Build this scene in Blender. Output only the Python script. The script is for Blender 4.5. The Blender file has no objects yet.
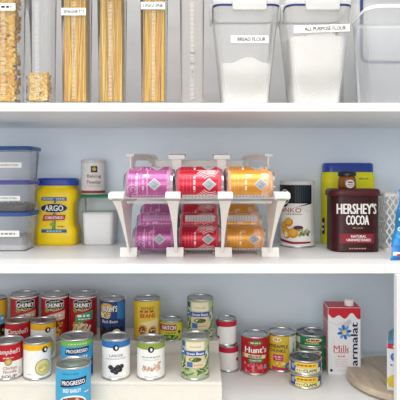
import bpy, math, random
from math import sin, cos, pi, atan2, ceil, sqrt
from mathutils import Vector

random.seed(7)
scene = bpy.context.scene
COL = scene.collection
EYE = 1.45                 # camera height above the floor
F = 520.0                  # focal length in pixels of the 400 px frame


# ------------------------------------------------------------------ materials
def lin(hexs):
    hexs = hexs.lstrip('#')
    out = []
    for i in (0, 2, 4):
        c = int(hexs[i:i + 2], 16) / 255.0
        out.append(c / 12.92 if c <= 0.04045 else ((c + 0.055) / 1.055) ** 2.4)
    return tuple(out) + (1.0,)


_mats = {}


def mat(hexs, rough=0.5, metal=0.0, var=0.06, scale=60.0, bump=0.0, spec=0.5, coat=0.0, bump_scale=None):
    key = (hexs, rough, metal, var, scale, bump, spec, coat)
    if key in _mats:
        return _mats[key]
    m = bpy.data.materials.new('surface_' + hexs.strip('#'))
    m.use_nodes = True
    nt = m.node_tree
    b = nt.nodes['Principled BSDF']
    b.inputs['Roughness'].default_value = rough
    b.inputs['Metallic'].default_value = metal
    b.inputs['Specular IOR Level'].default_value = spec
    b.inputs['Coat Weight'].default_value = coat
    tc = nt.nodes.new('ShaderNodeTexCoord')
    nz = nt.nodes.new('ShaderNodeTexNoise')
    nz.inputs['Scale'].default_value = scale
    nz.inputs['Detail'].default_value = 4
    nt.links.new(tc.outputs['Object'], nz.inputs['Vector'])
    rp = nt.nodes.new('ShaderNodeValToRGB')
    c = lin(hexs)
    rp.color_ramp.elements[0].position = 0.3
    rp.color_ramp.elements[1].position = 0.7
    rp.color_ramp.elements[0].color = tuple(x * (1 - var) for x in c[:3]) + (1,)
    rp.color_ramp.elements[1].color = tuple(min(1, x * (1 + var)) for x in c[:3]) + (1,)
    nt.links.new(nz.outputs['Fac'], rp.inputs['Fac'])
    nt.links.new(rp.outputs['Color'], b.inputs['Base Color'])
    if bump:
        bp = nt.nodes.new('ShaderNodeBump')
        bp.inputs['Strength'].default_value = bump
        bp.inputs['Distance'].default_value = 0.002
        n2 = nt.nodes.new('ShaderNodeTexNoise')
        n2.inputs['Scale'].default_value = bump_scale or scale * 3
        nt.links.new(tc.outputs['Object'], n2.inputs['Vector'])
        nt.links.new(n2.outputs['Fac'], bp.inputs['Height'])
        nt.links.new(bp.outputs['Normal'], b.inputs['Normal'])
    _mats[key] = m
    return m


def clear_mat(name, tint, trans, rough=0.08, haze='#f4f4f2'):
    """Clear or frosted plastic: see-through body, milky haze and a sharp sheen."""
    key = (name, tint, trans)
    if key in _mats:
        return _mats[key]
    m = bpy.data.materials.new(name)
    m.use_nodes = True
    nt = m.node_tree
    for n in list(nt.nodes):
        nt.nodes.remove(n)
    out = nt.nodes.new('ShaderNodeOutputMaterial')
    tr = nt.nodes.new('ShaderNodeBsdfTransparent')
    tr.inputs['Color'].default_value = lin(tint)
    df = nt.nodes.new('ShaderNodeBsdfDiffuse')
    tl = nt.nodes.new('ShaderNodeBsdfTranslucent')
    tc = nt.nodes.new('ShaderNodeTexCoord')
    nz = nt.nodes.new('ShaderNodeTexNoise')
    nz.inputs['Scale'].default_value = 18
    nt.links.new(tc.outputs['Object'], nz.inputs['Vector'])
    rp = nt.nodes.new('ShaderNodeValToRGB')
    c = lin(haze)
    rp.color_ramp.elements[0].color = tuple(x * 0.95 for x in c[:3]) + (1,)
    rp.color_ramp.elements[1].color = c
    nt.links.new(nz.outputs['Fac'], rp.inputs['Fac'])
    nt.links.new(rp.outputs['Color'], df.inputs['Color'])
    nt.links.new(rp.outputs['Color'], tl.inputs['Color'])
    mx0 = nt.nodes.new('ShaderNodeMixShader')
    mx0.inputs[0].default_value = 0.25
    nt.links.new(df.outputs[0], mx0.inputs[1])
    nt.links.new(tl.outputs[0], mx0.inputs[2])
    mx1 = nt.nodes.new('ShaderNodeMixShader')
    lw = nt.nodes.new('ShaderNodeLayerWeight')
    lw.inputs['Blend'].default_value = 0.25
    mrg = nt.nodes.new('ShaderNodeMapRange')
    mrg.inputs['To Min'].default_value = 1 - trans
    mrg.inputs['To Max'].default_value = min(0.9, 1 - trans + 0.32)
    nt.links.new(lw.outputs['Facing'], mrg.inputs['Value'])
    nt.links.new(mrg.outputs['Result'], mx1.inputs[0])
    nt.links.new(tr.outputs[0], mx1.inputs[1])
    nt.links.new(mx0.outputs[0], mx1.inputs[2])
    gl = nt.nodes.new('ShaderNodeBsdfGlossy')
    gl.inputs['Roughness'].default_value = rough
    fr = nt.nodes.new('ShaderNodeFresnel')
    fr.inputs['IOR'].default_value = 1.22
    mx2 = nt.nodes.new('ShaderNodeMixShader')
    nt.links.new(fr.outputs[0], mx2.inputs[0])
    nt.links.new(mx1.outputs[0], mx2.inputs[1])
    nt.links.new(gl.outputs[0], mx2.inputs[2])
    nt.links.new(mx2.outputs[0], out.inputs[0])
    _mats[key] = m
    return m


def wood_mat():
    m = bpy.data.materials.new('pale_wood')
    m.use_nodes = True
    nt = m.node_tree
    b = nt.nodes['Principled BSDF']
    b.inputs['Roughness'].default_value = 0.45
    tc = nt.nodes.new('ShaderNodeTexCoord')
    mp = nt.nodes.new('ShaderNodeMapping')
    mp.inputs['Scale'].default_value = (34, 3.0, 20)
    mp.inputs['Rotation'].default_value = (0, 0, 0.1)
    nz = nt.nodes.new('ShaderNodeTexNoise')
    nz.inputs['Scale'].default_value = 2.2
    nz.inputs['Detail'].default_value = 6
    nz.inputs['Distortion'].default_value = 0.6
    rp = nt.nodes.new('ShaderNodeValToRGB')
    rp.color_ramp.elements[0].position = 0.3
    rp.color_ramp.elements[1].position = 0.72
    rp.color_ramp.elements[0].color = lin('#ab9580')
    rp.color_ramp.elements[1].color = lin('#d6c3a9')
    nt.links.new(tc.outputs['Object'], mp.inputs[0])
    nt.links.new(mp.outputs[0], nz.inputs['Vector'])
    nt.links.new(nz.outputs['Fac'], rp.inputs['Fac'])
    nt.links.new(rp.outputs['Color'], b.inputs['Base Color'])
    return m


METAL = mat('#c9c9c9', 0.28, 1.0, 0.05, 90)
METAL_D = mat('#a9adb0', 0.3, 1.0, 0.08, 90)
WHITE = mat('#f2f0ee', 0.5)
INK = mat('#26262a', 0.5)
PLASTIC = mat('#f4efe9', 0.35, var=0.02)


def pp(h, rough=0.5):
    return mat(h, rough, 0.0, 0.02, 60, spec=0.28)


# ------------------------------------------------------------------ text cache
_txt = {}


def text_geo(s, bold):
    key = (s, bold)
    if key in _txt:
        return _txt[key]
    cu = bpy.data.curves.new('lettering', 'FONT')
    cu.body = s
    cu.size = 1.0
    cu.resolution_u = 2
    cu.offset = bold
    cu.align_x = 'CENTER'
    ob = bpy.data.objects.new('lettering', cu)
    COL.objects.link(ob)
    dg = bpy.context.evaluated_depsgraph_get()
    dg.update()
    me = bpy.data.meshes.new_from_object(ob.evaluated_get(dg))
    vs = [(v.co.x, v.co.y) for v in me.vertices]
    ps = [tuple(p.vertices) for p in me.polygons]
    bpy.data.objects.remove(ob)
    bpy.data.curves.remove(cu)
    bpy.data.meshes.remove(me)
    x0 = min(v[0] for v in vs); x1 = max(v[0] for v in vs)
    y0 = min(v[1] for v in vs); y1 = max(v[1] for v in vs)
    _txt[key] = (vs, ps, x0, x1, y0, y1)
    return _txt[key]


# ------------------------------------------------------------------ mesh builder
def cyl(r):
    return lambda u, v, h: ((r + h) * sin(u / r), -(r + h) * cos(u / r), v)


def flat(yf):
    if not callable(yf):
        y0 = yf
        yf = lambda v: y0
    return lambda u, v, h: (u, yf(v) - h, v)


class MB:
    def __init__(self, surf=None):
        self.v, self.f, self.m, self.sm, self.mats = [], [], [], [], []
        self.surf = surf

    def mi(self, m):
        if m not in self.mats:
            self.mats.append(m)
        return self.mats.index(m)

    def add(self, vs, fs, m, smooth=False):
        b = len(self.v)
        k = self.mi(m)
        self.v.extend(tuple(x) for x in vs)
        for f in fs:
            self.f.append(tuple(b + i for i in f))
            self.m.append(k)
            self.sm.append(smooth)

    def lathe(self, prof, m, seg=48, smooth=True, cx=0, cy=0):
        vs, fs = [], []
        n = len(prof)
        for j in range(seg):
            a = 2 * pi * j / seg
            for r, z in prof:
                vs.append((cx + r * sin(a), cy - r * cos(a), z))
        for j in range(seg):
            k = (j + 1) % seg
            for i in range(n - 1):
                fs.append((j * n + i, k * n + i, k * n + i + 1, j * n + i + 1))
        self.add(vs, fs, m, smooth)

    def box(self, x0, x1, y0, y1, z0, z1, m):
        vs = [(x, y, z) for x in (x0, x1) for y in (y0, y1) for z in (z0, z1)]
        fs = [(0, 1, 3, 2), (4, 6, 7, 5), (0, 4, 5, 1), (2, 3, 7, 6), (0, 2, 6, 4), (1, 5, 7, 3)]
        self.add(vs, fs, m)

    def bevbox(self, x0, x1, y0, y1, z0, z1, m, b=0.002):
        """Box with chamfered edges."""
        cx, cy, cz = (x0 + x1) / 2, (y0 + y1) / 2, (z0 + z1) / 2
        hx, hy, hz = (x1 - x0) / 2, (y1 - y0) / 2, (z1 - z0) / 2
        rings = [(-hz, b), (-hz + b, 0), (hz - b, 0), (hz, b)]
        vs = []
        for z, i in rings:
            ax, ay = hx - i, hy - i
            for sx, sy in ((-1, -1), (1, -1), (1, 1), (-1, 1)):
                if i == 0:
                    pts = [(sx * ax, sy * (ay - b)), (sx * (ax - b), sy * ay)]
                else:
                    pts = [(sx * ax, sy * (ay - b * 0.5)), (sx * (ax - b * 0.5), sy * ay)]
                if sx * sy > 0:
                    pts = [pts[0], pts[1]]
                else:
                    pts = [pts[1], pts[0]]
                if sx == -1 and sy == -1:
                    pts = [pts[0], pts[1]]
                vs += [(cx + p[0], cy + p[1], cz + z) for p in pts]
        fs = []
        for r in range(3):
            for i in range(8):
                k = (i + 1) % 8
                fs.append((r * 8 + i, r * 8 + k, r * 8 + 8 + k, r * 8 + 8 + i))
        fs.append(tuple(range(7, -1, -1)))
        fs.append(tuple(range(24, 32)))
        self.add(vs, fs, m)

    def loft(self, rings, m, nc=6, cap0=True, cap1=True, smooth=True, cx=0, cy=0):
        """rings: (z, width, depth, corner radius) rounded rectangles, bottom to top."""
        vs, fs = [], []
        n = 4 * (nc + 1)
        for z, w, d, r in rings:
            for q, (sx, sy) in enumerate(((1, -1), (1, 1), (-1, 1), (-1, -1))):
                for i in range(nc + 1):
                    a = -pi / 2 + q * pi / 2 + (pi / 2) * i / nc
                    vs.append((cx + sx * (w / 2 - r) + r * cos(a), cy + sy * (d / 2 - r) + r * sin(a), z))
        for k in range(len(rings) - 1):
            for i in range(n):
                j = (i + 1) % n
                fs.append((k * n + i, k * n + j, k * n + n + j, k * n + n + i))
        self.add(vs, fs, m, smooth)
        if cap0:
            self.add(vs[:n], [tuple(range(n - 1, -1, -1))], m)
        if cap1:
            self.add(vs[-n:], [tuple(range(n))], m)

    def prism(self, pts, x0, x1, m):
        """Polygon in the y-z plane pushed from x0 to x1."""
        n = len(pts)
        vs = [(x0, p[0], p[1]) for p in pts] + [(x1, p[0], p[1]) for p in pts]
        fs = [tuple(range(n)), tuple(range(2 * n - 1, n - 1, -1))]
        fs += [(i, (i + 1) % n, n + (i + 1) % n, n + i) for i in range(n)]
        self.add(vs, fs, m)

    def tube(self, pts, r, m, seg=8, caps=True, r1=None):
        vs, fs = [], []
        pts = [Vector(p) for p in pts]
        n = len(pts)
        up = Vector((0.13, 0.21, 1))
        for i, p in enumerate(pts):
            t = (pts[min(i + 1, n - 1)] - pts[max(i - 1, 0)]).normalized()
            a = t.cross(up)
            if a.length < 0.05:
                a = t.cross(Vector((1, 0, 0)))
            a.normalize()
            b = t.cross(a)
            rr = r if r1 is None else r + (r1 - r) * i / (n - 1)
            for k in range(seg):
                g = 2 * pi * k / seg
                vs.append(p + a * (rr * cos(g)) + b * (rr * sin(g)))
        for i in range(n - 1):
            for k in range(seg):
                j = (k + 1) % seg
                fs.append((i * seg + k, i * seg + j, i * seg + seg + j, i * seg + seg + k))
        if caps:
            fs.append(tuple(range(seg)))
            fs.append(tuple(range((n - 1) * seg, n * seg)))
        self.add(vs, fs, m, True)

    def beam(self, pts, wx, wt, m):
        """Rectangular strap following pts; wx wide in x, wt thick across."""
        vs, fs = [], []
        pts = [Vector(p) for p in pts]
        n = len(pts)
        for i, p in enumerate(pts):
            t = (pts[min(i + 1, n - 1)] - pts[max(i - 1, 0)]).normalized()
            b = t.cross(Vector((1, 0, 0))).normalized()
            for sx, sb in ((-1, -1), (1, -1), (1, 1), (-1, 1)):
                vs.append(p + Vector((sx * wx / 2, 0, 0)) + b * (sb * wt / 2))
        for i in range(n - 1):
            for k in range(4):
                j = (k + 1) % 4
                fs.append((i * 4 + k, i * 4 + j, i * 4 + 4 + j, i * 4 + 4 + k))
        fs.append((0, 1, 2, 3))
        fs.append(tuple(range((n - 1) * 4, n * 4)))
        self.add(vs, fs, m)

    # ---- artwork laid on self.surf, (u right, v up, h lift)
    def rect(self, u0, v0, u1, v1, m, h=0.0004):
        n = max(1, ceil(abs(u1 - u0) / 0.004))
        k = max(1, ceil(abs(v1 - v0) / 0.02))
        vs = [self.surf(u0 + (u1 - u0) * i / n, v0 + (v1 - v0) * j / k, h) for j in range(k + 1) for i in range(n + 1)]
        fs = [(j * (n + 1) + i, j * (n + 1) + i + 1, (j + 1) * (n + 1) + i + 1, (j + 1) * (n + 1) + i) for j in range(k) for i in range(n)]
        self.add(vs, fs, m)

    def poly(self, pts, m, h=0.0005):
        P = []
        for i in range(len(pts)):
            a, b = pts[i], pts[(i + 1) % len(pts)]
            n = max(1, ceil(sqrt((a[0] - b[0]) ** 2 + (a[1] - b[1]) ** 2) / 0.005))
            P += [(a[0] + (b[0] - a[0]) * j / n, a[1] + (b[1] - a[1]) * j / n) for j in range(n)]
        cu = sum(p[0] for p in P) / len(P)
        cv = sum(p[1] for p in P) / len(P)
        n = len(P)
        size = max(sqrt((p[0] - cu) ** 2 + (p[1] - cv) ** 2) for p in P)
        R = max(1, ceil(size / 0.006))
        vs = [self.surf(cu, cv, h)]
        for k in range(1, R + 1):
            vs += [self.surf(cu + (p[0] - cu) * k / R, cv + (p[1] - cv) * k / R, h) for p in P]
        fs = [(0, 1 + i, 1 + (i + 1) % n) for i in range(n)]
        for k in range(1, R):
            fs += [(1 + (k - 1) * n + i, 1 + k * n + i, 1 + k * n + (i + 1) % n, 1 + (k - 1) * n + (i + 1) % n) for i in range(n)]
        self.add(vs, fs, m)

    def oval(self, cu, cv, ru, rv, m, h=0.0005, n=20, rot=0.0, a0=0, a1=2 * pi):
        c, s = cos(rot), sin(rot)
        full = abs(a1 - a0 - 2 * pi) < 1e-6
        ks = range(n) if full else range(n + 1)
        pts = []
        for i in ks:
            a = a0 + (a1 - a0) * i / n
            x, y = ru * cos(a), rv * sin(a)
            pts.append((cu + x * c - y * s, cv + x * s + y * c))
        self.poly(pts, m, h)

    def ring(self, cu, cv, r0, r1, m, h=0.0006, a0=0, a1=2 * pi, n=24, sq=1.0):
        vs, fs = [], []
        for i in range(n + 1):
            a = a0 + (a1 - a0) * i / n
            for r in (r0, r1):
                vs.append(self.surf(cu + r * cos(a), cv + r * sq * sin(a), h))
        fs = [(2 * i, 2 * i + 1, 2 * i + 3, 2 * i + 2) for i in range(n)]
        self.add(vs, fs, m)

    def line(self, pts, w, m, h=0.0006):
        for a, b in zip(pts, pts[1:]):
            d = sqrt((b[0] - a[0]) ** 2 + (b[1] - a[1]) ** 2) or 1e-9
            nx, ny = -(b[1] - a[1]) / d * w / 2, (b[0] - a[0]) / d * w / 2
            n = max(1, ceil(d / 0.005))
            for j in range(n):
                p = (a[0] + (b[0] - a[0]) * j / n, a[1] + (b[1] - a[1]) * j / n)
                q = (a[0] + (b[0] - a[0]) * (j + 1) / n, a[1] + (b[1] - a[1]) * (j + 1) / n)
                self.add([self.surf(p[0] + nx, p[1] + ny, h), self.surf(p[0] - nx, p[1] - ny, h),
                          self.surf(q[0] - nx, q[1] - ny, h), self.surf(q[0] + nx, q[1] + ny, h)], [(0, 1, 2, 3)], m)

    def text(self, s, cu, cv, hh, m, w=None, h=0.0009, rot=0.0, bold=0.02, sx=0.95, slant=0.0):
        vs, ps, x0, x1, y0, y1 = text_geo(s, 0.0)
        k = hh / (y1 - y0)
        kx = k * sx if w is None else w / (x1 - x0)
        c, sn = cos(rot), sin(rot)
        db = bold * hh * .62
        # heavier strokes: the letters laid down with a small shift
        for q, (ox, oy) in enumerate(((-db, 0), (db, 0), (0, db * .6)) if bold >= .03 else ((0, 0),)):
            out = []
            for x, y in vs:
                px = (x - (x0 + x1) / 2) * kx + ox
                py = (y - (y0 + y1) / 2) * k + oy
                px += slant * py
                out.append(self.surf(cu + px * c - py * sn, cv + px * sn + py * c, h + q * 3e-5))
            self.add(out, ps, m)

    def scribble(self, u0, u1, v, hh, m, h=0.0007, seed=0):
        """A row of tiny word-like dashes standing for print too small to read."""
        rnd = random.Random(seed)
        u = u0
        while u < u1:
            w = min(u1 - u, hh * rnd.uniform(0.8, 2.4))
            self.rect(u, v - hh / 2, u + w, v + hh / 2, m, h)
            u += w + hh * 0.6

    def blobs(self, n, u0, u1, v0, v1, r0, r1, mats, h=0.0006, seed=1, sq=0.75):
        rnd = random.Random(seed)
        for i in range(n):
            r = rnd.uniform(r0, r1)
            self.oval(rnd.uniform(u0, u1), rnd.uniform(v0, v1), r, r * sq, rnd.choice(mats), h + i * 2e-6, 9, rnd.uniform(0, pi))

    def build(self, name, parent=None, loc=None):
        me = bpy.data.meshes.new(name)
        me.from_pydata(self.v, [], self.f)
        for m in self.mats:
            me.materials.append(m)
        me.polygons.foreach_set('material_index', self.m)
        me.polygons.foreach_set('use_smooth', self.sm)
        me.update()
        ob = bpy.data.objects.new(name, me)
        COL.objects.link(ob)
        if parent:
            ob.parent = parent
        if loc:
            ob.location = loc
        return ob


def tag(o, label, cat, group=None, kind=None):
    o['label'] = label
    o['category'] = cat
    if group:
        o['group'] = group
    if kind:
        o['kind'] = kind
    return o


def thing(name, label, cat, loc, rz=0.0, group=None):
    o = bpy.data.objects.new(name, None)
    o.empty_display_size = 0.03
    COL.objects.link(o)
    o.location = loc
    o.rotation_euler = (0, 0, rz)
    return tag(o, label, cat, group)


def face(X, D, yaw=0.0):
    """Turn that points the front of a thing at (X, D) to the room's middle, plus yaw."""
    return -atan2(X, D) + yaw


def PX(px, D):
    return (px - 200.0) / F * D


def setting(mb, name, kind='structure'):
    o = mb.build(name)
    o['kind'] = kind
    return o


# ------------------------------------------------------------------ the setting
Z_UP = EYE + 0.164        # top of the upper shelf
Z_MID = EYE - 0.210
Z_LOW = EYE - 0.5577
D0, D1 = 1.20, 1.62       # shelf front edge, back wall
XW = 0.80


def wall_mat(name, c0, c1):
    m = bpy.data.materials.new(name)
    m.use_nodes = True
    nt = m.node_tree
    b = nt.nodes['Principled BSDF']
    b.inputs['Roughness'].default_value = 0.42
    tc = nt.nodes.new('ShaderNodeTexCoord')
    mp = nt.nodes.new('ShaderNodeMapping')
    mp.inputs['Scale'].default_value = (6, 6, 14)
    nz = nt.nodes.new('ShaderNodeTexNoise')
    nz.inputs['Scale'].default_value = 1.5
    nz.inputs['Detail'].default_value = 5
    rp = nt.nodes.new('ShaderNodeValToRGB')
    rp.color_ramp.elements[0].position = 0.3
    rp.color_ramp.elements[1].position = 0.7
    rp.color_ramp.elements[0].color = lin(c0)
    rp.color_ramp.elements[1].color = lin(c1)
    bp = nt.nodes.new('ShaderNodeBump')
    bp.inputs['Strength'].default_value = 0.15
    bp.inputs['Distance'].default_value = 0.001
    n2 = nt.nodes.new('ShaderNodeTexNoise')
    n2.inputs['Scale'].default_value = 140
    nt.links.new(tc.outputs['Object'], mp.inputs[0])
    nt.links.new(mp.outputs[0], nz.inputs['Vector'])
    nt.links.new(nz.outputs['Fac'], rp.inputs['Fac'])
    nt.links.new(rp.outputs['Color'], b.inputs['Base Color'])
    nt.links.new(tc.outputs['Object'], n2.inputs['Vector'])
    nt.links.new(n2.outputs['Fac'], bp.inputs['Height'])
    nt.links.new(bp.outputs['Normal'], b.inputs['Normal'])
    return m


WALL_BLUE = wall_mat('blue_grey_paint', '#dde9f4', '#e2ecf6')
WALL_GREY = wall_mat('warm_grey_wall', '#939293', '#9b9a9a')  # darker, greyer tone for the back wall above the upper shelf
SHELF = mat('#f0f0f0', 0.38, var=0.015, scale=25)

b = MB(); b.box(-XW, XW, D1, D1 + 0.05, 0.0, Z_UP - 0.01, WALL_BLUE); setting(b, 'wall_back')
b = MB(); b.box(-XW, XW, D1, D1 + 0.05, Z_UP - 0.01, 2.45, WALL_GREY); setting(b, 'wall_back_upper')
b = MB(); b.box(-XW - 0.05, -XW, D0, D1 + 0.05, 0.0, 2.45, WALL_BLUE); setting(b, 'wall_left')
b = MB(); b.box(XW, XW + 0.05, D0, D1 + 0.05, 0.0, 2.45, WALL_BLUE); setting(b, 'wall_right')
b = MB(); b.box(-1.6, 1.6, -1.2, D1 + 0.05, -0.05, 0.0, mat('#b7a48c', 0.5)); setting(b, 'floor')
b = MB(); b.bevbox(0.4500, 0.62, D0 - 0.012, D0 + 0.008, 0.0, Z_MID - 0.0206, SHELF, 0.001); setting(b, 'trim_1')

for nm, z, y0, lab in (('pantry_shelf', Z_UP, D0, 'upper white shelf board carrying the pasta canisters and flour bins'),
                       ('pantry_shelf', Z_MID, D0, 'middle white shelf board carrying the soda can rack and cocoa tin'),
                       ('pantry_shelf', Z_LOW, 1.03, 'lowest white shelf board under the stepped can riser and milk carton')):
    b = MB()
    b.bevbox(-XW + 0.0005, XW - 0.0005, y0, D1 - 0.0005, z - 0.020, z, SHELF, 0.0015)
    tag(b.build(nm), lab, 'shelf', 'white pantry shelf boards')

# ------------------------------------------------------------------ tins
def tin(name, label, cat, X, D, z, r, h, art, base_col, yaw=0.0, tab=False, group=None, lid=METAL, tab_rot=0.4, lo=0.005, hi=0.005):
    t = thing(name, label, cat, (X, D, z + .0004), face(X, D, yaw), group)
    k = MB()
    k.lathe([(0, .0015), (r - .004, .0015), (r - .001, 0), (r + .0010, .0008), (r + .0012, .003), (r, .0045),
             (r, h - .0045), (r + .0012, h - .003), (r + .0010, h - .0006), (r - .0004, h), (r - .0018, h - .0008), (r - .0024, h - .0042)], METAL)
    k.build('can_body', t)
    k = MB()
    k.lathe([(r - .0024, h - .0042), (r * .84, h - .0044), (r * .80, h - .0032), (r * .76, h - .0044), (r * .62, h - .0046), (r * .58, h - .0038), (r * .54, h - .0046), (0, h - .0044)], lid)
    lid_o = k.build('lid', t)
    if tab:
        k = MB(flat(0))
        c, s = cos(tab_rot), sin(tab_rot)
        k.surf = lambda u, v, hh: (u * c - v * s, u * s + v * c, h - .0030 + hh)
        k.ring(0, r * .45, r * .13, r * .26, METAL, h=0.0006, n=16, sq=1.35)
        k.rect(-r * .17, -r * .02 + r * .5 - r * .72, r * .17, r * .22, METAL, 0.0004)
        k.oval(0, r * .0, r * .10, r * .10, METAL_D, 0.0010, 10)
        k.build('pull_tab', lid_o)
    k = MB(cyl(r + .0003))
    k.lathe([(r + .0003, lo), (r + .0003, h - hi)], base_col)
    if art:
        art(k, r, h)
    k.build('label', t)
    return t


W = pp('#f3f2ee'); RED = pp('#b3101f'); NAVY = pp('#1d2a5c'); GOLD = pp('#c7a24a'); BLACK = pp('#17171b')
YEL = pp('#e8c62c'); GREEN = pp('#2c8a4a'); CREAM = pp('#e9d9b0')


def art_chunky(kind):
    def art(k, r, h):
        k.rect(-.060, h - .010, .060, h - .006, pp('#e9e2dd'), .0002)
        # shield
        def up(p):
            return (p[0], h - .009 + (p[1] - h + .016) * .93)
        sh = [(-.027, h - .024), (-.020, h - .020), (-.012, h - .016), (.012, h - .016), (.020, h - .020), (.027, h - .024),
              (.026, h - .044), (.014, h - .050), (0, h - .053), (-.014, h - .050), (-.026, h - .044)]
        sh = [up(p) for p in sh]
        m0 = up((0, h - .0345))[1]
        k.poly(sh, pp('#cfcaca'), .0004)
        k.poly([(x * .93, m0 + (y - m0) * .90) for x, y in sh], pp('#2a1a1c'), .0006)
        k.text("Campbell's", 0, h - .0165, .0070, W, w=.030, h=.0010, slant=.2)
        k.text('CHUNKY', 0, h - .0272, .0115, W, w=.046, h=.0010, bold=.07)
        k.scribble(-.012, .012, h - .0375, .0028, YEL, .0010, 42)
        k.oval(-.021, h - .042, .006, .005, pp('#7f9a2e'), .0007)
        if kind == 0:
            ban, foods = pp('#d9ac86'), [pp('#c99a6b'), pp('#e8d6b8'), pp('#b56a3a'), pp('#e2b23c')]
        elif kind == 1:
            ban, foods = pp('#e2b79c'), [pp('#e2a32a'), pp('#f0c540'), pp('#c5561d'), pp('#8c2b18')]
        else:
            ban, foods = pp('#3d9a66'), [pp('#d9c08a'), pp('#c9a45a'), pp('#e9dcb8'), pp('#8b6a35')]
        k.poly([(-.020, h - .055), (.030, h - .043), (.029, h - .068), (-.020, h - .074)], ban, .0005)
        k.scribble(-.014, .022, h - .0565, .0065, W, .0010, kind + 40)
        k.scribble(-.012, .022, h - .0655, .003, W, .0010, kind)
        k.blobs(60, -.024, .022, .012, h - .077, .003, .0065, foods, .0007, kind + 3)
        k.scribble(-.020, .024, .0085, .002, W, .0008, 9)
    return art


def art_red_soup(kind):
    def art(k, r, h):
        for q in (0, 1):
            pass
        k.lathe([(r + .0005, .005), (r + .0005, h * .50)], pp('#eeeae4'))
        k.text("Campbell's", 0.0, h * .75, h * .17, W, w=r * 1.75, h=.0010, slant=.25, bold=.02)
        k.scribble(-r * .35, r * .35, h * .60, .0025, pp('#f0c9c9'), .0008, 2)
        k.oval(0, h * .49, .0085, .0085, pp('#a88a3c'), .0009)
        k.oval(0, h * .49, .0055, .0055, pp('#c9b06a'), .0011)
        if kind == 0:
            k.text('Chicken', .004, h * .335, h * .085, pp('#8e1c2a'), w=r * .95, h=.0009)
            k.text('Noodle', .004, h * .235, h * .085, pp('#8e1c2a'), w=r * .90, h=.0009)
            k.text('SOUP', .002, h * .105, h * .075, pp('#1b1b20'), w=r * 1.05, h=.0009, bold=.05)
        else:
            k.poly([(-r * .2, h * .50), (r * 1.2, h * .62), (r * 1.2, h * .50), (-r * .2, h * .38)], pp('#3a5ea8'), .0007)
            k.rect(-r * 1.35, h * .55, -r * .78, h * .82, pp('#e6dede'), .0007)
        k.rect(r * .75, h * .12, r * .95, h * .30, pp('#c9c5c0'), .0007)
    return art


def art_plain(band, kind, foods):
    def art(k, r, h):
        k.lathe([(r + .0005, h - .0052), (r + .0005, h - .0052 - h * .15)], band)
        dx = {'soup': r * .55, 'soup2': r * .35}.get(kind, 0.0)
        k.oval(dx, h * .80, .0074, .0074, pp('#20232c'), .0009)
        k.oval(dx + .0008, h * .80, .0026, .0038, W, .0012)
        if kind == 'soup' or kind == 'soup2':
            k.oval(r * .42, h * .33, r * .60, h * .22, pp('#8c9160'), .0006, 24)
            k.oval(r * .42, h * .33, r * .54, h * .195, pp('#dcd08a'), .0008, 24)
            k.oval(r * .42, h * .30, r * .42, h * .13, pp('#ccbf70'), .0010, 20)
            k.blobs(6, r * .2, r * .6, h * .25, h * .36, .002, .004, [pp('#eae2aa'), pp('#b9ad5c')], .0011, 4)
            k.scribble(-r * .8, -r * .45, h * .16, .002, pp('#b8b8b4'), .0008, 3)
        elif kind == 'olive':
            k.text('LARGE', 0, h * .61, h * .058, pp('#3a4a78'), w=r * .95, h=.0009)
            k.scribble(-r * .75, r * .75, h * .53, .0022, pp('#a9afbb'), .0008, 5)
            for i, (u, v) in enumerate(((-.013, .33), (-.004, .28), (.004, .33), (.013, .34), (-.008, .25), (.009, .26), (0, .21))):
                k.oval(u, h * v, .0062, .0056, pp('#1e1e22') if i % 2 else pp('#2b2b31'), .0008 + i * 2e-5, 14)
                k.oval(u - .002, h * v + .002, .0014, .0010, pp('#77777c'), .0012, 8)
            k.scribble(-r * .5, r * .5, h * .10, .0016, pp('#bdbdbd'), .0008, 6)
        else:
            k.scribble(-r * .68, r * .68, h * .60, h * .032, pp('#a3ab9f'), .0009, 37)
            k.scribble(-r * .6, r * .6, h * .53, .0018, pp('#b9bdb6'), .0008, 7)
            k.blobs(22, -r * .62, r * .65, h * .27, h * .36, .0030, .0052, foods, .0008, 8)
            k.blobs(7, r * .2, r * .7, h * .35, h * .45, .0030, .0048, foods, .0009, 9)
            k.scribble(-r * .5, r * .5, h * .10, .0016, pp('#bdbdbd'), .0008, 6)
    return art


def art_progresso(kind):
    def art(k, r, h):
        if kind == 0:
            k.lathe([(r + .0005, h * .82), (r + .0005, h - .005)], pp('#6fae4c'))
            k.scribble(-r * .55, r * .6, h * .885, .003, pp('#b7d6a0'), .0008, 1)
            k.rect(r * .55, .008, r * 1.3, h * .5, pp('#24468c'), .0006)
        else:
            k.scribble(-r * .7, r * .3, h * .88, .003, pp('#2c7fae'), .0008, 1)
        dv = .09 if kind == 0 else .08
        v = h * (.62 + dv)
        k.poly([(-r * .78, v - h * .085), (r * .72, v - h * .05), (r * .80, v + h * .10), (-r * .72, v + h * .07)], pp('#1c2452'), .0007)
        k.text('PROGRESSO', 0, v + h * .008, h * .085, W, w=r * 1.32, h=.0011, rot=.035, bold=.05)
        if kind == 0:
            k.scribble(-r * .6, r * .65, h * .575, h * .05, W, .0009, 31)
            k.scribble(-r * .4, r * .4, h * .51, h * .025, W, .0009, 32)
        else:
            k.text('BEEF BARLEY', -.003, h * .555, h * .07, W, w=r * 1.02, h=.0009, bold=.05)
        k.oval(-.002, h * .27, r * .86, h * .195, pp('#eef2f4'), .0006, 26)
        k.oval(-.002, h * .265, r * .78, h * .168, pp('#8a4a35'), .0008, 26)
        k.blobs(46, -r * .58, r * .53, h * .15, h * .38, .0025, .0055,
                [pp('#6b3226'), pp('#a8664a'), pp('#d3a98c'), pp('#5a2a22'), pp('#b5502e')], .0010, 5)
        k.scribble(r * .66, r * 1.0, h * .49, h * .025, W, .0009, 33)
    return art


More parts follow.
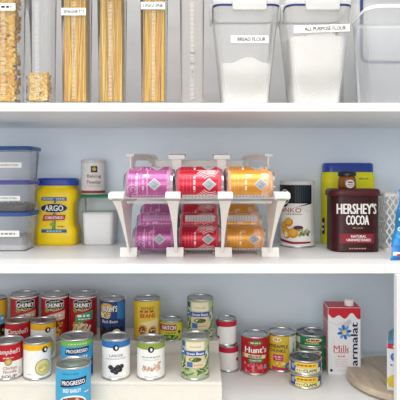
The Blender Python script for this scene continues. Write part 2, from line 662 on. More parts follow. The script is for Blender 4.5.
def art_blackbeans(k, r, h):
    k.rect(r * .35, h * .52, r * 1.35, h - .006, pp('#2f74b4'), .0004)
    k.oval(-r * .55, h * .80, r * .62, h * .13, pp('#d8a23c'), .0005)
    k.oval(-r * .65, h * .66, r * .50, h * .12, pp('#f0e0a0'), .0005)
    k.text("BUSH'S", -r * .22, h * .79, h * .17, pp('#101018'), w=r * 1.25, h=.0010, bold=.08)
    k.text("BUSH'S", -r * .24, h * .797, h * .145, W, w=r * 1.20, h=.0013, bold=.03)
    k.text('BEST', -r * .42, h * .635, h * .09, pp('#7b2c1b'), w=r * .6, h=.0012, bold=.04)
    k.poly([(-r * 1.1, h * .42), (r * .62, h * .42), (r * .62, h * .54), (-r * 1.1, h * .58)], pp('#1a2a66'), .0007)
    k.text('Black Beans', -r * .25, h * .49, h * .07, W, w=r * 1.3, h=.0011)
    k.rect(-r * 1.3, .007, r * .9, h * .34, pp('#121218'), .0005)
    k.blobs(44, -r * 1.1, r * .5, h * .10, h * .36, .0028, .0042, [pp('#25252c'), pp('#0f0f14'), pp('#3a3a44')], .0008, 3)
    k.oval(r * .28, h * .17, r * .40, h * .14, pp('#e2cfae'), .0011, 20)
    k.oval(r * .30, h * .16, r * .28, h * .09, pp('#b98a62'), .0013, 18)


def art_refried(k, r, h):
    k.rect(-r * 1.25, .006, -r * .78, h - .006, pp('#d8ae2a'), .0004)
    k.text('REFRIED', .002, h * .80, h * .075, pp('#8a7c2c'), w=r * 1.0, h=.0010, bold=.05)
    k.scribble(-r * .55, r * .5, h * .725, h * .05, pp('#b04a22'), .0010, 34)
    k.text('BEANS', .002, h * .625, h * .10, pp('#b23c1e'), w=r * 1.15, h=.0010, bold=.07)
    k.poly([(-r * .5, h * .46), (r * .9, h * .54), (r * .95, h * .10), (-r * .6, h * .10)], pp('#f0dca0'), .0005)
    for u, v in ((-r * .35, .29), (r * .42, .25)):
        k.oval(u, h * v, .0125, .0150, pp('#d39a4c'), .0008, 18, -.4)
        k.oval(u - .001, h * v, .0085, .0105, pp('#7b3a24'), .0010, 16, -.4)
        k.blobs(8, u - .005, u + .005, h * v - .006, h * v + .006, .0015, .0028, [pp('#f0dc9c'), pp('#c4502a')], .0012, int(v * 100))
    k.rect(-r * .55, .008, r * .1, h * .10, pp('#f4ecd0'), .0007)
    k.scribble(-r * .5, r * .05, h * .075, .004, pp('#57513c'), .0010, 4)


def art_hatch(k, r, h):
    k.rect(-r * 1.2, h * .52, r * .45, h * .84, pp('#a3284e'), .0005)
    k.text('HATCH', -r * .25, h * .68, h * .20, W, w=r * 1.2, h=.0010, bold=.06)
    k.oval(-r * .1, h * .20, r * .75, h * .14, pp('#4c6b2a'), .0006, 20)
    k.blobs(16, -r * .6, r * .4, h * .14, h * .26, .002, .004, [pp('#7a9a3a'), pp('#2e4a1c'), pp('#9db35a')], .0008, 3)
    k.scribble(-r * .5, r * .4, h * .42, .003, pp('#6b7a20'), .0008, 5)
    k.oval(r * .72, h * .45, .0045, .0045, pp('#2f3f6b'), .0008)


def art_beans(k, r, h):
    greens = [pp('#7c9a4c'), pp('#47662f'), pp('#c3cc98'), pp('#5f7f3e'), pp('#33492a'), pp('#e4e6cc')]
    rnd = random.Random(11)
    for i in range(110):
        u = rnd.uniform(-r * 1.45, r * 1.45); v = rnd.uniform(.010, h - .012)
        if v > h * .30 and abs(u) < r * .66:
            continue
        a = rnd.uniform(.2, 1.5) if v > h * .3 else rnd.uniform(-.5, .9)
        k.line([(u - .007 * cos(a), v - .007 * sin(a)), (u + .007 * cos(a), v + .007 * sin(a))], .0035, greens[i % 6], .0005 + i * 2e-6)
    k.rect(-r * .72, h * .30, r * .70, h - .008, pp('#d9c79c'), .0010)
    k.rect(-r * .66, h * .72, r * .66, h - .010, pp('#e6dcbc'), .0012)
    k.scribble(-r * .4, r * .4, h * .80, .0022, pp('#9c8a5a'), .0014, 4)
    k.rect(-r * .76, h * .585, r * .78, h * .70, pp('#2a4f9c'), .0013)
    k.text('Green Beans', 0, h * .643, h * .062, W, w=r * 1.25, h=.0016, bold=.04)
    k.oval(0, h * .50, r * .46, h * .055, pp('#5b5a34'), .0013, 18)
    k.blobs(12, -r * .35, r * .35, h * .48, h * .53, .002, .0035, greens, .0014, 7)
    k.rect(-r * .62, h * .32, -r * .18, h * .44, pp('#3f68ad'), .0013)
    k.scribble(-r * .1, r * .5, h * .37, .002, pp('#a08a5c'), .0014, 5)
    k.oval(-r * 1.0, h * .66, .0075, .0085, pp('#2d67ad'), .0013)
    k.oval(-r * 1.0, h * .66, .0040, .0020, W, .0015)
    k.rect(-r * 1.15, h * .80, -r * .80, h * .92, pp('#2a4f9c'), .0012)


def art_tomato(k, r, h):
    k.oval(0, h * .84, r * .52, h * .055, pp('#3f7a3d'), .0006)
    k.scribble(-r * .36, r * .36, h * .84, .004, pp('#d7dcae'), .0010, 2)
    k.poly([(-.003, h * .80), (0, h * .77), (.003, h * .80)], pp('#5ba046'), .0008)
    k.text("Hunt's", .001, h * .665, h * .155, W, w=r * 1.62, h=.0012, bold=.07)
    k.poly([(-r * .95, h * .46), (r * .75, h * .43), (r * .80, h * .52), (-r * .95, h * .56)], pp('#e8d3a2'), .0006)
    k.text('diced', -.003, h * .495, h * .09, pp('#7d3a20'), w=r * .95, h=.0010, bold=.05)
    k.poly([(-r * .55, h * .345), (r * .45, h * .335), (r * .62, h * .43), (-r * .50, h * .44)], pp('#1f7a3c'), .0008)
    k.text('TOMATOES', .0, h * .39, h * .045, W, w=r * .85, h=.0011, bold=.04)
    k.blobs(40, -r * .85, r * .55, h * .09, h * .31, .0035, .0065, [pp('#c5404a'), pp('#e08084'), pp('#b01c28'), pp('#d86a6c')], .0008, 6)
    k.rect(r * .62, h * .17, r * .86, h * .27, pp('#8e93b0'), .0009)
    k.oval(-r * .98, h * .50, .0055, .0065, pp('#d36a50'), .0010)
    k.blobs(4, -r * 1.05, -r * .9, h * .48, h * .53, .0015, .0025, [W, pp('#6f8c3a')], .0012, 3)
    k.oval(-.002, h * .055, r * .35, h * .022, pp('#e7b9a6'), .0012)


def art_pineapple(k, r, h):
    k.oval(-r * .35, h * .86, r * .32, h * .06, pp('#f2e6c4'), .0006)
    k.scribble(-r * .55, -r * .15, h * .86, .004, pp('#c8602e'), .0008, 2)
    k.text('PINEAPPLE', -r * .28, h * .685, h * .09, pp('#2a4a38'), w=r * 1.35, h=.0010, bold=.06)
    k.text('CHUNKS', -r * .36, h * .57, h * .085, pp('#2a4a38'), w=r * 1.15, h=.0010, bold=.06)
    k.rect(-r * .62, h * .30, r * .08, h * .47, pp('#c62a5a'), .0008)
    k.scribble(-r * .52, r * .0, h * .41, .005, pp('#f0bccb'), .0010, 3)
    k.scribble(-r * .45, -r * .05, h * .35, .003, pp('#f0bccb'), .0010, 5)
    k.rect(r * .50, h * .50, r * 1.35, h - .007, pp('#dfe3da'), .0005)
    for i in range(15):
        u = r * (.70 + .045 * (i % 9)); a = pi / 2 + (i % 9 - 4) * .13
        L = .020 + .012 * (i % 3)
        k.poly([(u - .0025, h * .44), (u + L * cos(a) * .6 - .0012, h * .44 + L * sin(a)), (u + .0025, h * .44)], [pp('#4f7d3f'), pp('#2f5a34'), pp('#7fa05c')][i % 3], .0007 + i * 1e-5)
    k.oval(r * .75, h * .34, r * .32, h * .14, pp('#d7b02a'), .0009)
    k.blobs(26, -r * .6, r * .5, h * .08, h * .24, .0035, .0060, [pp('#f0d23c'), pp('#f7e58a'), pp('#d7ae1e')], .0009, 3)
    k.poly([(-r * .7, .006), (r * .45, .006), (r * .35, .013), (-r * .7, .017)], pp('#c62a5a'), .0011)
    k.oval(r * .42, h * .17, .0095, .0095, pp('#2c4f8e'), .0012)
    k.oval(r * .42, h * .17, .0060, .0060, pp('#7aa5c8'), .0014)


def art_tuna_green(k, r, h):
    k.oval(r * .18, h * .60, r * .52, h * .18, pp('#d8d6b4'), .0006)
    k.scribble(-r * .22, r * .55, h * .60, h * .13, pp('#b02a26'), .0010, 36)
    k.rect(-r * .6, h * .28, r * .7, h * .38, pp('#0f5a38'), .0005)
    k.scribble(-r * .4, r * .5, h * .33, .003, pp('#e4d46a'), .0010, 3)
    k.oval(r * .24, h * .42, .004, .004, pp('#d8a82c'), .0011)
    k.rect(-r * 1.2, h * .25, -r * .75, h * .75, pp('#c9cfc2'), .0006)


def art_clams(k, r, h):
    k.rect(-r * .95, h * .16, -r * .45, h - .007, pp('#2a4590'), .0005)
    k.oval(-r * .70, h * .55, .006, .007, pp('#7f9ccf'), .0007)
    k.poly([(-r * .45, h * .55), (r * .85, h * .50), (r * 1.0, h * .68), (r * .85, h * .84), (-r * .45, h * .86), (-r * .62, h * .70)], pp('#e7c32c'), .0007)
    k.scribble(-r * .38, r * .78, h * .68, h * .11, pp('#b8442a'), .0010, 35)
    k.rect(-r * .5, h * .17, r * 1.2, h * .46, pp('#e6dfa6'), .0006)
    k.text('CLAMS', r * .45, h * .31, h * .22, pp('#20201f'), w=r * .85, h=.0011, bold=.06)
    k.scribble(-r * .42, -r * .05, h * .31, .004, pp('#b89a2a'), .0010, 4)
    k.rect(r * 1.0, h * .16, r * 1.4, h - .007, pp('#2a4590'), .0005)


def art_sauce(blob_u):
    def art(k, r, h):
        k.lathe([(r + .0005, h - .0052), (r + .0005, h - .0052 - h * .20)], pp('#c01c38'))
        if blob_u < 0:
            k.oval(-r * .92, h * .74, .0038, .0038, pp('#1e1e24'), .0009)
            k.oval(-r * .88, h * .30, .006, .004, pp('#b5182a'), .0008)
            k.rect(-r * 1.5, h * .10, -r * 1.1, h * .75, pp('#b8b5b2'), .0006)
        else:
            k.oval(r * 1.02, h * .46, .006, .005, pp('#b5182a'), .0008)
            k.oval(-r * 1.1, h * .8, .003, .0038, pp('#1e1e24'), .0009)
    return art


def art_misc(k, r, h):
    k.rect(-r * 1.5, h * .45, r * .5, h - .006, pp('#d9a93a'), .0004)
    k.rect(r * .5, h * .45, r * 1.5, h - .006, pp('#e5b830'), .0004)
    k.oval(r * .45, h * .48, r * .55, h * .13, pp('#5db3d6'), .0007)
    k.scribble(r * .1, r * .8, h * .50, .006, W, .0010, 2)
    k.rect(-r * 1.5, .006, r * 1.5, h * .36, pp('#1b1718'), .0005)
    k.blobs(14, -r * .3, r * 1.1, h * .08, h * .26, .003, .006, [pp('#b99a5e'), pp('#5a3a2a'), pp('#d8c9a0')], .0008, 2)


# riser: three stepped white treads
ZS1, ZS2, ZS3 = EYE - 0.534, EYE - 0.495, EYE - 0.462
E1, E2, E3 = 1.10, 1.233, 1.44
RX0, RX1 = -0.72, 0.052
rs = thing('stepped_riser', 'white three-step shelf riser holding the tins on the left', 'shelf riser', ((RX0 + RX1) / 2, E1, Z_LOW))
RM = mat('#e3ded4', 0.42, var=0.02, scale=30)
ox, oy, oz = (RX0 + RX1) / 2, E1, Z_LOW
for e, z, back, lip in ((E1, ZS1, E2 + .004, Z_LOW + .0005), (E2, ZS2, E3 + .004, Z_LOW + .0005), (E3, ZS3, 1.56, Z_LOW + .0005)):
    k = MB()
    k.bevbox(RX0 - ox, RX1 - ox, e - oy, (back if back > 1.5 else back - .0045) - oy, z - .008 - oz, z - oz, RM, .0012)
    k.bevbox(RX0 - ox, RX1 - ox, e - oy, e + .008 - oy, lip - oz, z - .0080 - oz, RM, .0003)
    k.build('step', rs)
for x in (RX0, RX1 - .007):
    k = MB()
    for ya, yb, zt in ((E1 + .008, E2 - .0005, ZS1), (E2 + .008, E3 - .0005, ZS2), (E3 + .008, 1.56, ZS3)):
        k.box(x - ox, x + .007 - ox, ya - oy, yb - oy, .0005, zt - .008 - oz, RM)
    k.build('side_panel', rs)

G_SOUP = 'soup tins on the stepped riser'
G_TIN = 'vegetable and bean tins on the stepped riser'
TC = 1.485
tin('bean_can', 'yellow and black tin at the far left end of the back step', 'tin', PX(-7, TC), TC, ZS3, .0382, .111, art_misc, pp('#e0b23a'), group=G_TIN)
CR = mat('#a5121e', .42)
for i, (px, lab) in enumerate(((24.7, 'red soup tin with tan banner, first of three alike on the back step'),
                               (55.2, 'red soup tin with orange corn picture, middle of three alike on the back step'),
                               (83.2, 'red soup tin with green banner, last of three alike on the back step'))):
    tin('soup_can', lab, 'tin', PX(px, TC), TC, ZS3, .0382, .1230, art_chunky(i), CR, yaw=-.05 if i else 0.06, group=G_SOUP)
tin('bean_can', 'dark blue black bean tin on the back step beside the red soup tins', 'tin', PX(112.7, 1.462), 1.462, ZS3, .0345, .1145, art_blackbeans, pp('#1c3a78'), group=G_TIN)
tin('bean_can', 'yellow refried bean tin with filled burritos picture on the back step', 'tin', PX(147, 1.462), 1.462, ZS3, .0365, .116, art_refried, pp('#e6c040'), group=G_TIN)
tin('chile_can', 'short yellow tin with magenta banner beside the refried beans', 'tin', PX(171.3, 1.466), 1.466, ZS3, .0325, .055, art_hatch, pp('#d3cf3a'), group=G_TIN)
tin('green_bean_can', 'green bean tin with blue banner on the back step', 'tin', PX(200, 1.465), 1.465, ZS3, .0365, .117, art_beans, pp('#a9b78a'), tab=True, group=G_TIN, tab_rot=2.4)
T2 = 1.402
tin('soup_can', 'red soup tin with white script half hidden behind chicken noodle tin', 'tin', PX(17.8, T2), T2, ZS2, .0326, .103, art_red_soup(1), RED, group=G_SOUP, tab=True)
tin('soup_can', 'white yellow-banded soup tin, the rear one of two alike', 'tin', PX(43.3, T2), T2, ZS2, .0326, .103, art_plain(pp('#f0b414'), 'soup2', None), W, group=G_SOUP, tab=True)
T3 = 1.277
tin('soup_can', 'red and white chicken noodle soup tin with gold medal', 'tin', PX(8.6, T3), T3, ZS2, .0335, .0895, art_red_soup(0), RED, yaw=-.02, group=G_SOUP)
tin('soup_can', 'white yellow-banded soup tin with pale bowl, the front one of two alike', 'tin', PX(37.5, T3), T3, ZS2, .0325, .0895, art_plain(pp('#f0b414'), 'soup', None), W, group=G_SOUP, tab=True, tab_rot=2.6)
tin('soup_can', 'blue soup tin with green top band behind the all-blue soup tin', 'tin', PX(77, 1.28), 1.28, ZS2, .0388, .099, art_progresso(0), pp('#2f9bd0'), group=G_SOUP, tab=True)
tin('soup_can', 'light blue beef barley soup tin standing on the lowest step', 'tin', PX(73.4, 1.168), 1.168, ZS1, .0382, .112, art_progresso(1), pp('#3fa9d8'), group=G_SOUP)
tin('olive_can', 'white tin with blue band and black olives picture', 'tin', PX(116, T3), T3, ZS2, .0338, .0985, art_plain(pp('#2f6db3'), 'olive', None), W, group=G_TIN, tab=True, tab_rot=-.3)
tin('chickpea_can', 'white tin with olive green band and chickpeas picture', 'tin', PX(151, T3), T3, ZS2, .0335, .093,
    art_plain(pp('#8a9c3c'), 'pea', [pp('#d9b8a0'), pp('#e6cdb8'), pp('#c49a80'), pp('#b98f78')]), W, group=G_TIN, tab=True, tab_rot=-.9)
tin('green_bean_can', 'green bean tin with blue banner on the front edge of middle step', 'tin', PX(195.2, T3), T3, ZS2, .0335, .101, art_beans, pp('#a9b78a'), group=G_TIN, tab=True, tab_rot=.7)

# tins standing on the shelf board
tin('sauce_can', 'small white tin with red band, lower of a stack of two', 'tin', PX(228.2, 1.49), 1.49, Z_LOW, .0290, .0735, art_sauce(1), W, group='two stacked small white tins')
tin('sauce_can', 'small white tin with red band, upper of a stack of two', 'tin', PX(226.3, 1.49), 1.49, Z_LOW + .0735, .0290, .0735, art_sauce(-1), W, group='two stacked small white tins')
tin('tomato_can', 'red diced tomato tin standing on the shelf board', 'tin', PX(255, 1.475), 1.475, Z_LOW, .0388, .107, art_tomato, pp('#b5141f'), yaw=.04)
tin('pineapple_can', 'yellow pineapple chunks tin between the tomato tin and flat tins', 'tin', PX(281.4, 1.50), 1.50, Z_LOW, .0415, .106, art_pineapple, pp('#e2bb34'), yaw=.05)
DK = mat('#70777a', .3, 1.0)
for i, nm in enumerate(('bottom', 'middle', 'top')):
    tin('tuna_can', 'flat green fish tin, ' + nm + ' of the green stack by milk carton', 'tin', PX(311.3, 1.505), 1.505, Z_LOW + i * .0345, .0450, .0345, art_tuna_green, pp('#1f7a4e'), group='stacked green fish tins', lid=DK, lo=.004, hi=.006, tab=(i == 2))
for i, nm in enumerate(('lower', 'upper')):
    tin('clam_can', 'flat yellow and blue clam tin, ' + nm + ' of the front stack', 'tin', PX(305.2, 1.388), 1.388, Z_LOW + i * .0362, .0425, .0362, art_clams, pp('#d9c13c') if i == 0 else pp('#d8d4a0'), group='stacked clam tins', lid=DK, lo=.004, hi=.007, tab=(i == 1), yaw=-.12)

# ------------------------------------------------------------------ milk carton
t = thing('milk_carton', 'white and red milk carton with blue flower and screw cap', 'carton', (PX(344.4, 1.445), 1.445, Z_LOW), -.03)
w, d, h = .0905, .066, .187
k = MB(flat(-.0003))
CW = pp('#eceaec', .35)
k.bevbox(-w / 2, w / 2, 0, d, 0, h, CW, .0015)
RD = pp('#c8202e', .35)
k.box(-w / 2 + .001, w / 2 - .001, .001, d - .001, h - .001, h + .0008, RD)
k.surf = flat(-.0002)
pts = [(-w / 2, h - .002)]
wave = []
for q in range(49):
    u = -.0445 + .089 * q / 48
    wave.append((u, -.025 + .0060 * sin(q * .33 + 2.6) + .0035 * sin(q * .19 + 1.4)))
for a, c in zip(wave, wave[1:]):
    k.add([k.surf(a[0], h + a[1], .0004), k.surf(c[0], h + c[1], .0004), k.surf(c[0], h - .0015, .0004), k.surf(a[0], h - .0015, .0004)], [(0, 1, 2, 3)], RD)
GY = pp('#c9c7cc')
k.poly([(-.010, h - .05), (.014, h - .032), (.020, h - .04), (-.004, h - .075)], GY, .0003)
k.line([(-.043, h - .04), (-.02, h - .05), (.0, h - .04), (.02, h - .045)], .0012, GY, .0004)
BL = pp('#2b5fb4'); BL2 = pp('#5aa0d8'); NV = pp('#161d4a')
for i in range(8):
    a = i * pi / 4 + .2
    k.oval(.000 + .0125 * cos(a), .118 + .0135 * sin(a), .0075, .0042, (BL, BL2)[i % 2], .0006, 12, a)
k.oval(0, .118, .0048, .0048, pp('#f0cf3a'), .0008, 12)
k.text('Milk', -.008, .072, .019, RD, w=.044, h=.0008, bold=.02)
k.scribble(-.028, .010, .061, .0025, pp('#cf6a70'), .0007, 3)
k.scribble(-.018, .002, .051, .004, pp('#cf6a70'), .0007, 4)
for i in range(5):
    k.scribble(-.026, .010, .042 - i * .005, .0012, pp('#d8aeb2'), .0007, 5 + i)
k.text('parmalat', .0300, .076, .0250, NV, w=.138, h=.0008, rot=pi / 2, bold=.06)
k.oval(-.036, .012, .0040, .0040, INK, .0006)
k.ring(-.030, .092, .004, .0046, GY, .0006)
k.scribble(-.02, .01, .012, .0014, GY, .0007, 12)
# left side panel art
k.surf = lambda u, v, hh: (-w / 2 - hh, d - u, v)
k.rect(.002, h * .80, d - .002, h - .002, RD, .0004)
k.rect(.002, h * .02, d - .002, h * .80, pp('#dba6ae'), .0003)
for i in range(9):
    k.scribble(.008, d - .008, h * .72 - i * .012, .004, pp('#c85a68'), .0005, 20 + i)
k.build('carton_body', t)
k = MB()
k.lathe([(.0125, .0008 + h), (.0125, h + .006), (.0115, h + .007), (.0115, h + .016), (.0095, h + .018), (0, h + .018)], PLASTIC, 24, cx=.018, cy=.022)
for i in range(18):
    a = 2 * pi * i / 18
    k.box(.018 + .0116 * cos(a) - .0007, .018 + .0116 * cos(a) + .0007, .022 + .0116 * sin(a) - .0007, .022 + .0116 * sin(a) + .0007, h + .007, h + .016, PLASTIC)
k.build('screw_cap', t)

# ------------------------------------------------------------------ turntable and gable carton
SX, SD, SR = .545, 1.385, .149
t = thing('wooden_turntable', 'round pale wooden turntable on the lowest shelf', 'turntable', (SX, SD, Z_LOW))
WD = wood_mat()
k = MB()
k.lathe([(0, .006), (SR - .003, .006), (SR, .009), (SR, .0205), (SR - .002, .0228), (0, .0228)], WD, 96, smooth=False)
k.build('disc', t)
k = MB(); k.lathe([(0, .0), (.085, 0), (.085, .006), (0, .006)], mat('#8f8f90', .4), 48, smooth=False); k.build('base', t)

t = thing('gable_carton', 'white carton with blue gable top and red band on the turntable', 'carton', (.526, 1.312, Z_LOW + .0231), -.37)
k = MB(flat(-.048))
w, h = .100, .118
k.bevbox(-w / 2, w / 2, -w / 2 + .002, w / 2 - .002, 0, h, pp('#e9eaec', .35), .0015)
GB = pp('#3f8cbc', .35)
q = w / 2 - .0015
k.add([(-q, -q, h - .001), (q, -q, h - .001), (0.0, -q + .006, h + .046), (-q, q, h - .001), (q, q, h - .001), (0.0, q - .006, h + .046)],
      [(0, 1, 2), (3, 5, 4), (0, 2, 5, 3), (1, 4, 5, 2), (0, 3, 4, 1)], GB)
k.box(-.002, .002, -q + .004, q - .004, h + .042, h + .060, GB)
k.rect(-w / 2 + .001, h - .014, w / 2 - .001, h - .001, pp('#c8314a'), .0006)
k.scribble(-.036, .03, h - .008, .005, W, .0010, 38)
k.oval(-.028, h - .034, .014, .012, pp('#3a7fc4'), .0006)
k.oval(-.025, h - .031, .010, .009, pp('#dfe8ee'), .0008)
k.scribble(-.042, .02, h - .054, .004, pp('#7a8798'), .0006, 3)
k.oval(-.030, .024, .020, .016, pp('#e2c53a'), .0006, 18)
k.rect(-.047, .010, .02, .020, pp('#e2c53a'), .0007)
k.build('carton_body', t)

# ------------------------------------------------------------------ middle shelf, left: storage boxes
PURP = clear_mat('purple_lid', '#a8a0e0', .4, .3, '#7f78c4'); BLUE_L = clear_mat('blue_lid', '#7fa8d8', .4, .3, '#43709f'); BLUE_L2 = clear_mat('deep_blue_lid', '#7f9fe0', .4, .3, '#4468ac')
clearS = clear_mat('clear_storage_plastic', '#fafafc', .84)
sx0, sd0, sdep, sw = -.5385, 1.400, .115, .150
zz = Z_MID
specs = [(.107, BLUE_L2, 'bottom', 'bottom clear storage box of white flakes under two others'),
         (.0855, PURP, 'middle', 'clear storage box with purple lid, middle of its stack'),
         (.0935, BLUE_L, 'top', 'topmost clear storage box with blue lid, nearly empty')]
for i, (hh, lc, pos, lab) in enumerate(specs):
    t = thing('storage_box', lab, 'storage box', (sx0 + (0, .002, .006)[i], sd0 + sdep / 2, zz), 0, 'stacked clear storage boxes')
    hb = hh - .012
    k = MB()
    k.loft([(.0005, sw - .026, sdep - .026, .016), (.004, sw - .020, sdep - .020, .018), (hb, sw - .008, sdep - .008, .020), (hb + .001, sw - .002, sdep - .002, .020), (hb + .004, sw - .002, sdep - .002, .020)], clearS, cap1=False)
    k.build('box_body', t)
    k = MB()
    k.loft([(hb + .0005, sw, sdep, .021), (hb + .0105, sw, sdep, .021), (hh - .0005, sw - .003, sdep - .003, .020)], lc, cap0=False)
    k.build('lid', t)
    k = MB(flat(lambda v, hb=hb: -(sdep - .020 + .012 * v / hb) / 2 - .0004))
    k.rect(-.030, hb * .42, .050, hb * .60, W, .0006)
    if i:
        k.text('Chocolate Chips', .012, hb * .51, .0075, INK, w=.058, h=.0012, bold=0)
    else:
        k.scribble(-.02, .042, hb * .51, .005, pp('#8c8c90'), .0012, 3)
    k.build('label', t)
    # what the box holds
    zc = zz + .003
    if i < 2:
        k = MB()
        cols = [pp('#3a2c28'), pp('#4a3a34'), pp('#2a201e')] if i == 1 else [pp('#b9b6b8'), pp('#d9d8d8'), pp('#8f8c92'), pp('#6f6c74')]
        fill = hb * (.26 if i == 1 else .42)
        base = pp('#4a3e3c') if i == 1 else pp('#c9c8ca')
        k.loft([(0, sw - .030, sdep - .030, .014), (fill * .8, sw - .026, sdep - .026, .014), (fill * .95, sw - .04, sdep - .04, .012)], base)
        rnd = random.Random(i)
        for n in range(420):
            r = rnd.uniform(.0022, .0042)
            side = rnd.random()
            x = rnd.uniform(-1, 1) * (sw / 2 - .018); y = rnd.uniform(-1, 1) * (sdep / 2 - .018); z = fill * rnd.uniform(.75, 1.05)
            if side < .65:
                y = -(sdep / 2 - .016); z = rnd.uniform(.004, fill)
            a = rnd.uniform(0, 6)
            vs = [(x + r * cos(a + q * 2.1), y + r * .6 * sin(a + q * 2.1), z - r * .4) for q in range(3)] + [(x, y, z + r * .7)]
            k.add(vs, [(0, 1, 3), (1, 2, 3), (2, 0, 3), (0, 2, 1)], cols[n % len(cols)])
        if i == 0:
            k.loft([(.0, sw - .029, sdep - .029, .014), (.014, sw - .0245, sdep - .0245, .014)], pp('#e8e8e8'))
        o = k.build('chocolate_chips' if i else 'coconut_flakes', None, (sx0 + (0, .002)[i], sd0 + sdep / 2, zc))
        tag(o, 'dark chips heaped low inside the purple-lidded box' if i else 'grey and white flakes inside the bottom storage box', 'baking chips' if i else 'flakes', kind='stuff')
    zz += hh

# ------------------------------------------------------------------ corn starch jar
t = thing('corn_starch_jar', 'yellow plastic jar with blue lid and dark oval emblem', 'jar', (-.4275, 1.567, Z_MID), 0)
YP = mat('#f8d400', .36, var=.03, spec=.35); BP = mat('#1f3fa8', .32, var=.03)
H = .198
W0 = .124
dd = .088
k = MB()
k.loft([(0.0005, W0 - .010, dd - .010, .016), (.004, W0 - .002, dd - .002, .018), (.012, W0, dd, .019), (.040, W0, dd, .019), (.052, W0 - .006, dd - .003, .019),
        (.062, W0 - .016, dd - .006, .018), (.100, W0 - .017, dd - .006, .018), (.122, W0 - .014, dd - .006, .018), (.134, W0 - .004, dd - .003, .020), (.146, W0, dd, .022),
        (.158, W0 - .002, dd - .002, .024), (.166, W0 - .012, dd - .008, .026), (.170, W0 - .020, dd - .012, .028), (.178, W0 - .020, dd - .012, .028)], YP)
k.build('jar_body', t)
k = MB()
k.loft([(.176, W0 - .007, dd - .004, .030), (.178, W0 - .004, dd - .002, .031), (.194, W0 - .005, dd - .003, .031), (.1972, W0 - .010, dd - .008, .029), (H, W0 - .03, dd - .03, .02)], BP)
for i in range(44):
    x = -.034 + i * .068 / 43
    k.box(x - .0004, x + .0004, -dd / 2 + .0004, -dd / 2 + .003, .179, .193, BP)
k.build('lid', t)
k = MB(flat(-dd / 2 - .0001))
SB = pp('#2c5a9a')
k.rect(-.037, .132, .037, .142, SB, .0006)
k.scribble(-.033, -.002, .137, .003, pp('#cfe0ee'), .0010, 39)
k.scribble(.006, .033, .137, .003, pp('#cfe0ee'), .0010, 3)
k.rect(-.037, .038, .037, .048, SB, .0006)
k.scribble(-.022, .022, .043, .0035, pp('#a9d0c0'), .0010, 5)
k.poly([(-.0065, .048), (.004, .048), (.0065, .132), (-.001, .132)], pp('#4f8a3c'), .0005)
k.poly([(-.014, .062), (.0, .052), (.0, .075)], pp('#7aa83c'), .0006)
k.poly([(.002, .070), (.013, .082), (.004, .090)], pp('#7aa83c'), .0006)
ov = [(.0345 * cos(a) * (1 + .12 * cos(2 * a)), .110 + .0145 * sin(a) * (1 + .1 * cos(2 * a))) for a in [2 * pi * i / 24 for i in range(24)]]
k.poly([(x * 1.05, .110 + (y - .110) * 1.1) for x, y in ov], pp('#e8d8a0'), .0008)
k.poly(ov, pp('#141b3c'), .0010)
k.text('ARGO', 0, .110, .0165, W, w=.054, h=.0014, bold=.05)
k.poly([(-.034, .073), (.030, .075), (.034, .090), (-.030, .090)], pp('#b3202a'), .0009)
k.text('CORN STARCH', 0, .082, .0085, W, w=.054, h=.0013, bold=.04)
k.scribble(.010, .030, .056, .003, pp('#8a7410'), .0008, 7)
k.build('label', t)

# ------------------------------------------------------------------ green-lidded box + baking powder
gx, gd, gw, gdp, gh = -.3005, 1.5675, .106, .094, .149
t = thing('food_box', 'square clear box with green lid under the baking powder can', 'storage box', (gx, gd, Z_MID), 0)
k = MB()
k.loft([(.0005, gw - .022, gdp - .022, .014), (.005, gw - .016, gdp - .016, .016), (gh - .012, gw - .004, gdp - .004, .016), (gh - .006, gw - .002, gdp - .002, .016)], clear_mat('clear_box_plastic', '#fdfdfd', .90), cap1=False)
k.build('box_body', t)
k = MB()
GL = clear_mat('green_lid', '#5fc08a', .45, .3, '#2f9a5c')
k.loft([(gh - .0085, gw + .001, gdp + .001, .018), (gh - .002, gw + .001, gdp + .001, .018), (gh, gw - .003, gdp - .003, .017)], GL, cap0=False)
k.build('lid', t)
k = MB()
fl = mat('#ffffff', .85, var=.01, bump=.4)
k.loft([(0, gw - .024, gdp - .024, .013), (.004, gw - .019, gdp - .019, .014), (.088, gw - .0115, gdp - .0115, .014), (.096, gw - .016, gdp - .016, .012), (.094, gw * .5, gdp * .5, .01)], fl)
tag(k.build('white_powder', None, (gx, gd, Z_MID + .0015)), 'fine white powder filling the green-lidded box', 'powder', kind='stuff')


def art_baking(k, r, h):
    k.lathe([(r + .0004, .004), (r + .0004, .012)], pp('#9a3a3c'))
    k.rect(-.008, h - .038, .011, h - .019, pp('#2b2d30'), .0008)
    k.oval(.0015, h - .0285, .0060, .0050, pp('#c9a24c'), .0010)
    k.poly([(-.003, h - .024), (.006, h - .024), (.0015, h - .019)], pp('#5f8a4a'), .0011)
    k.text('Baking', .002, h - .0500, .0125, pp('#7a2f3c'), w=.042, h=.0010, bold=.02)
    k.text('Powder', .002, h - .0660, .0125, pp('#7a2f3c'), w=.043, h=.0010, bold=.02)
    k.scribble(-.015, .018, h - .078, .002, pp('#c4a0a4'), .0008, 3)
    for i in range(7):
        k.line([(-.030 + i * .008, .018), (-.026 + i * .008, .030), (-.022 + i * .008, .020)], .0009, pp('#d3cfcb'), .0006)


r, h = .0352, .1035
t = thing('baking_powder_can', 'white baking powder can with maroon lettering on the green lid', 'can', (PX(93.2, 1.567), 1.567, Z_MID + gh), face(-.32, 1.567, .03))
k = MB(cyl(r + .0003))
k.lathe([(0, .0005), (r - .001, .0005), (r + .0006, .001), (r + .0006, .003), (r, .004), (r, h - .006)], pp('#e4e1de'))
art_baking(k, r, h)
k.build('can_body', t)
k = MB()
k.lathe([(r + .0008, h - .010), (r + .0010, h - .001), (r, h), (r - .002, h), (r - .003, h - .003), (0, h - .003)], mat('#cfcdca', .35))
k.build('lid', t)

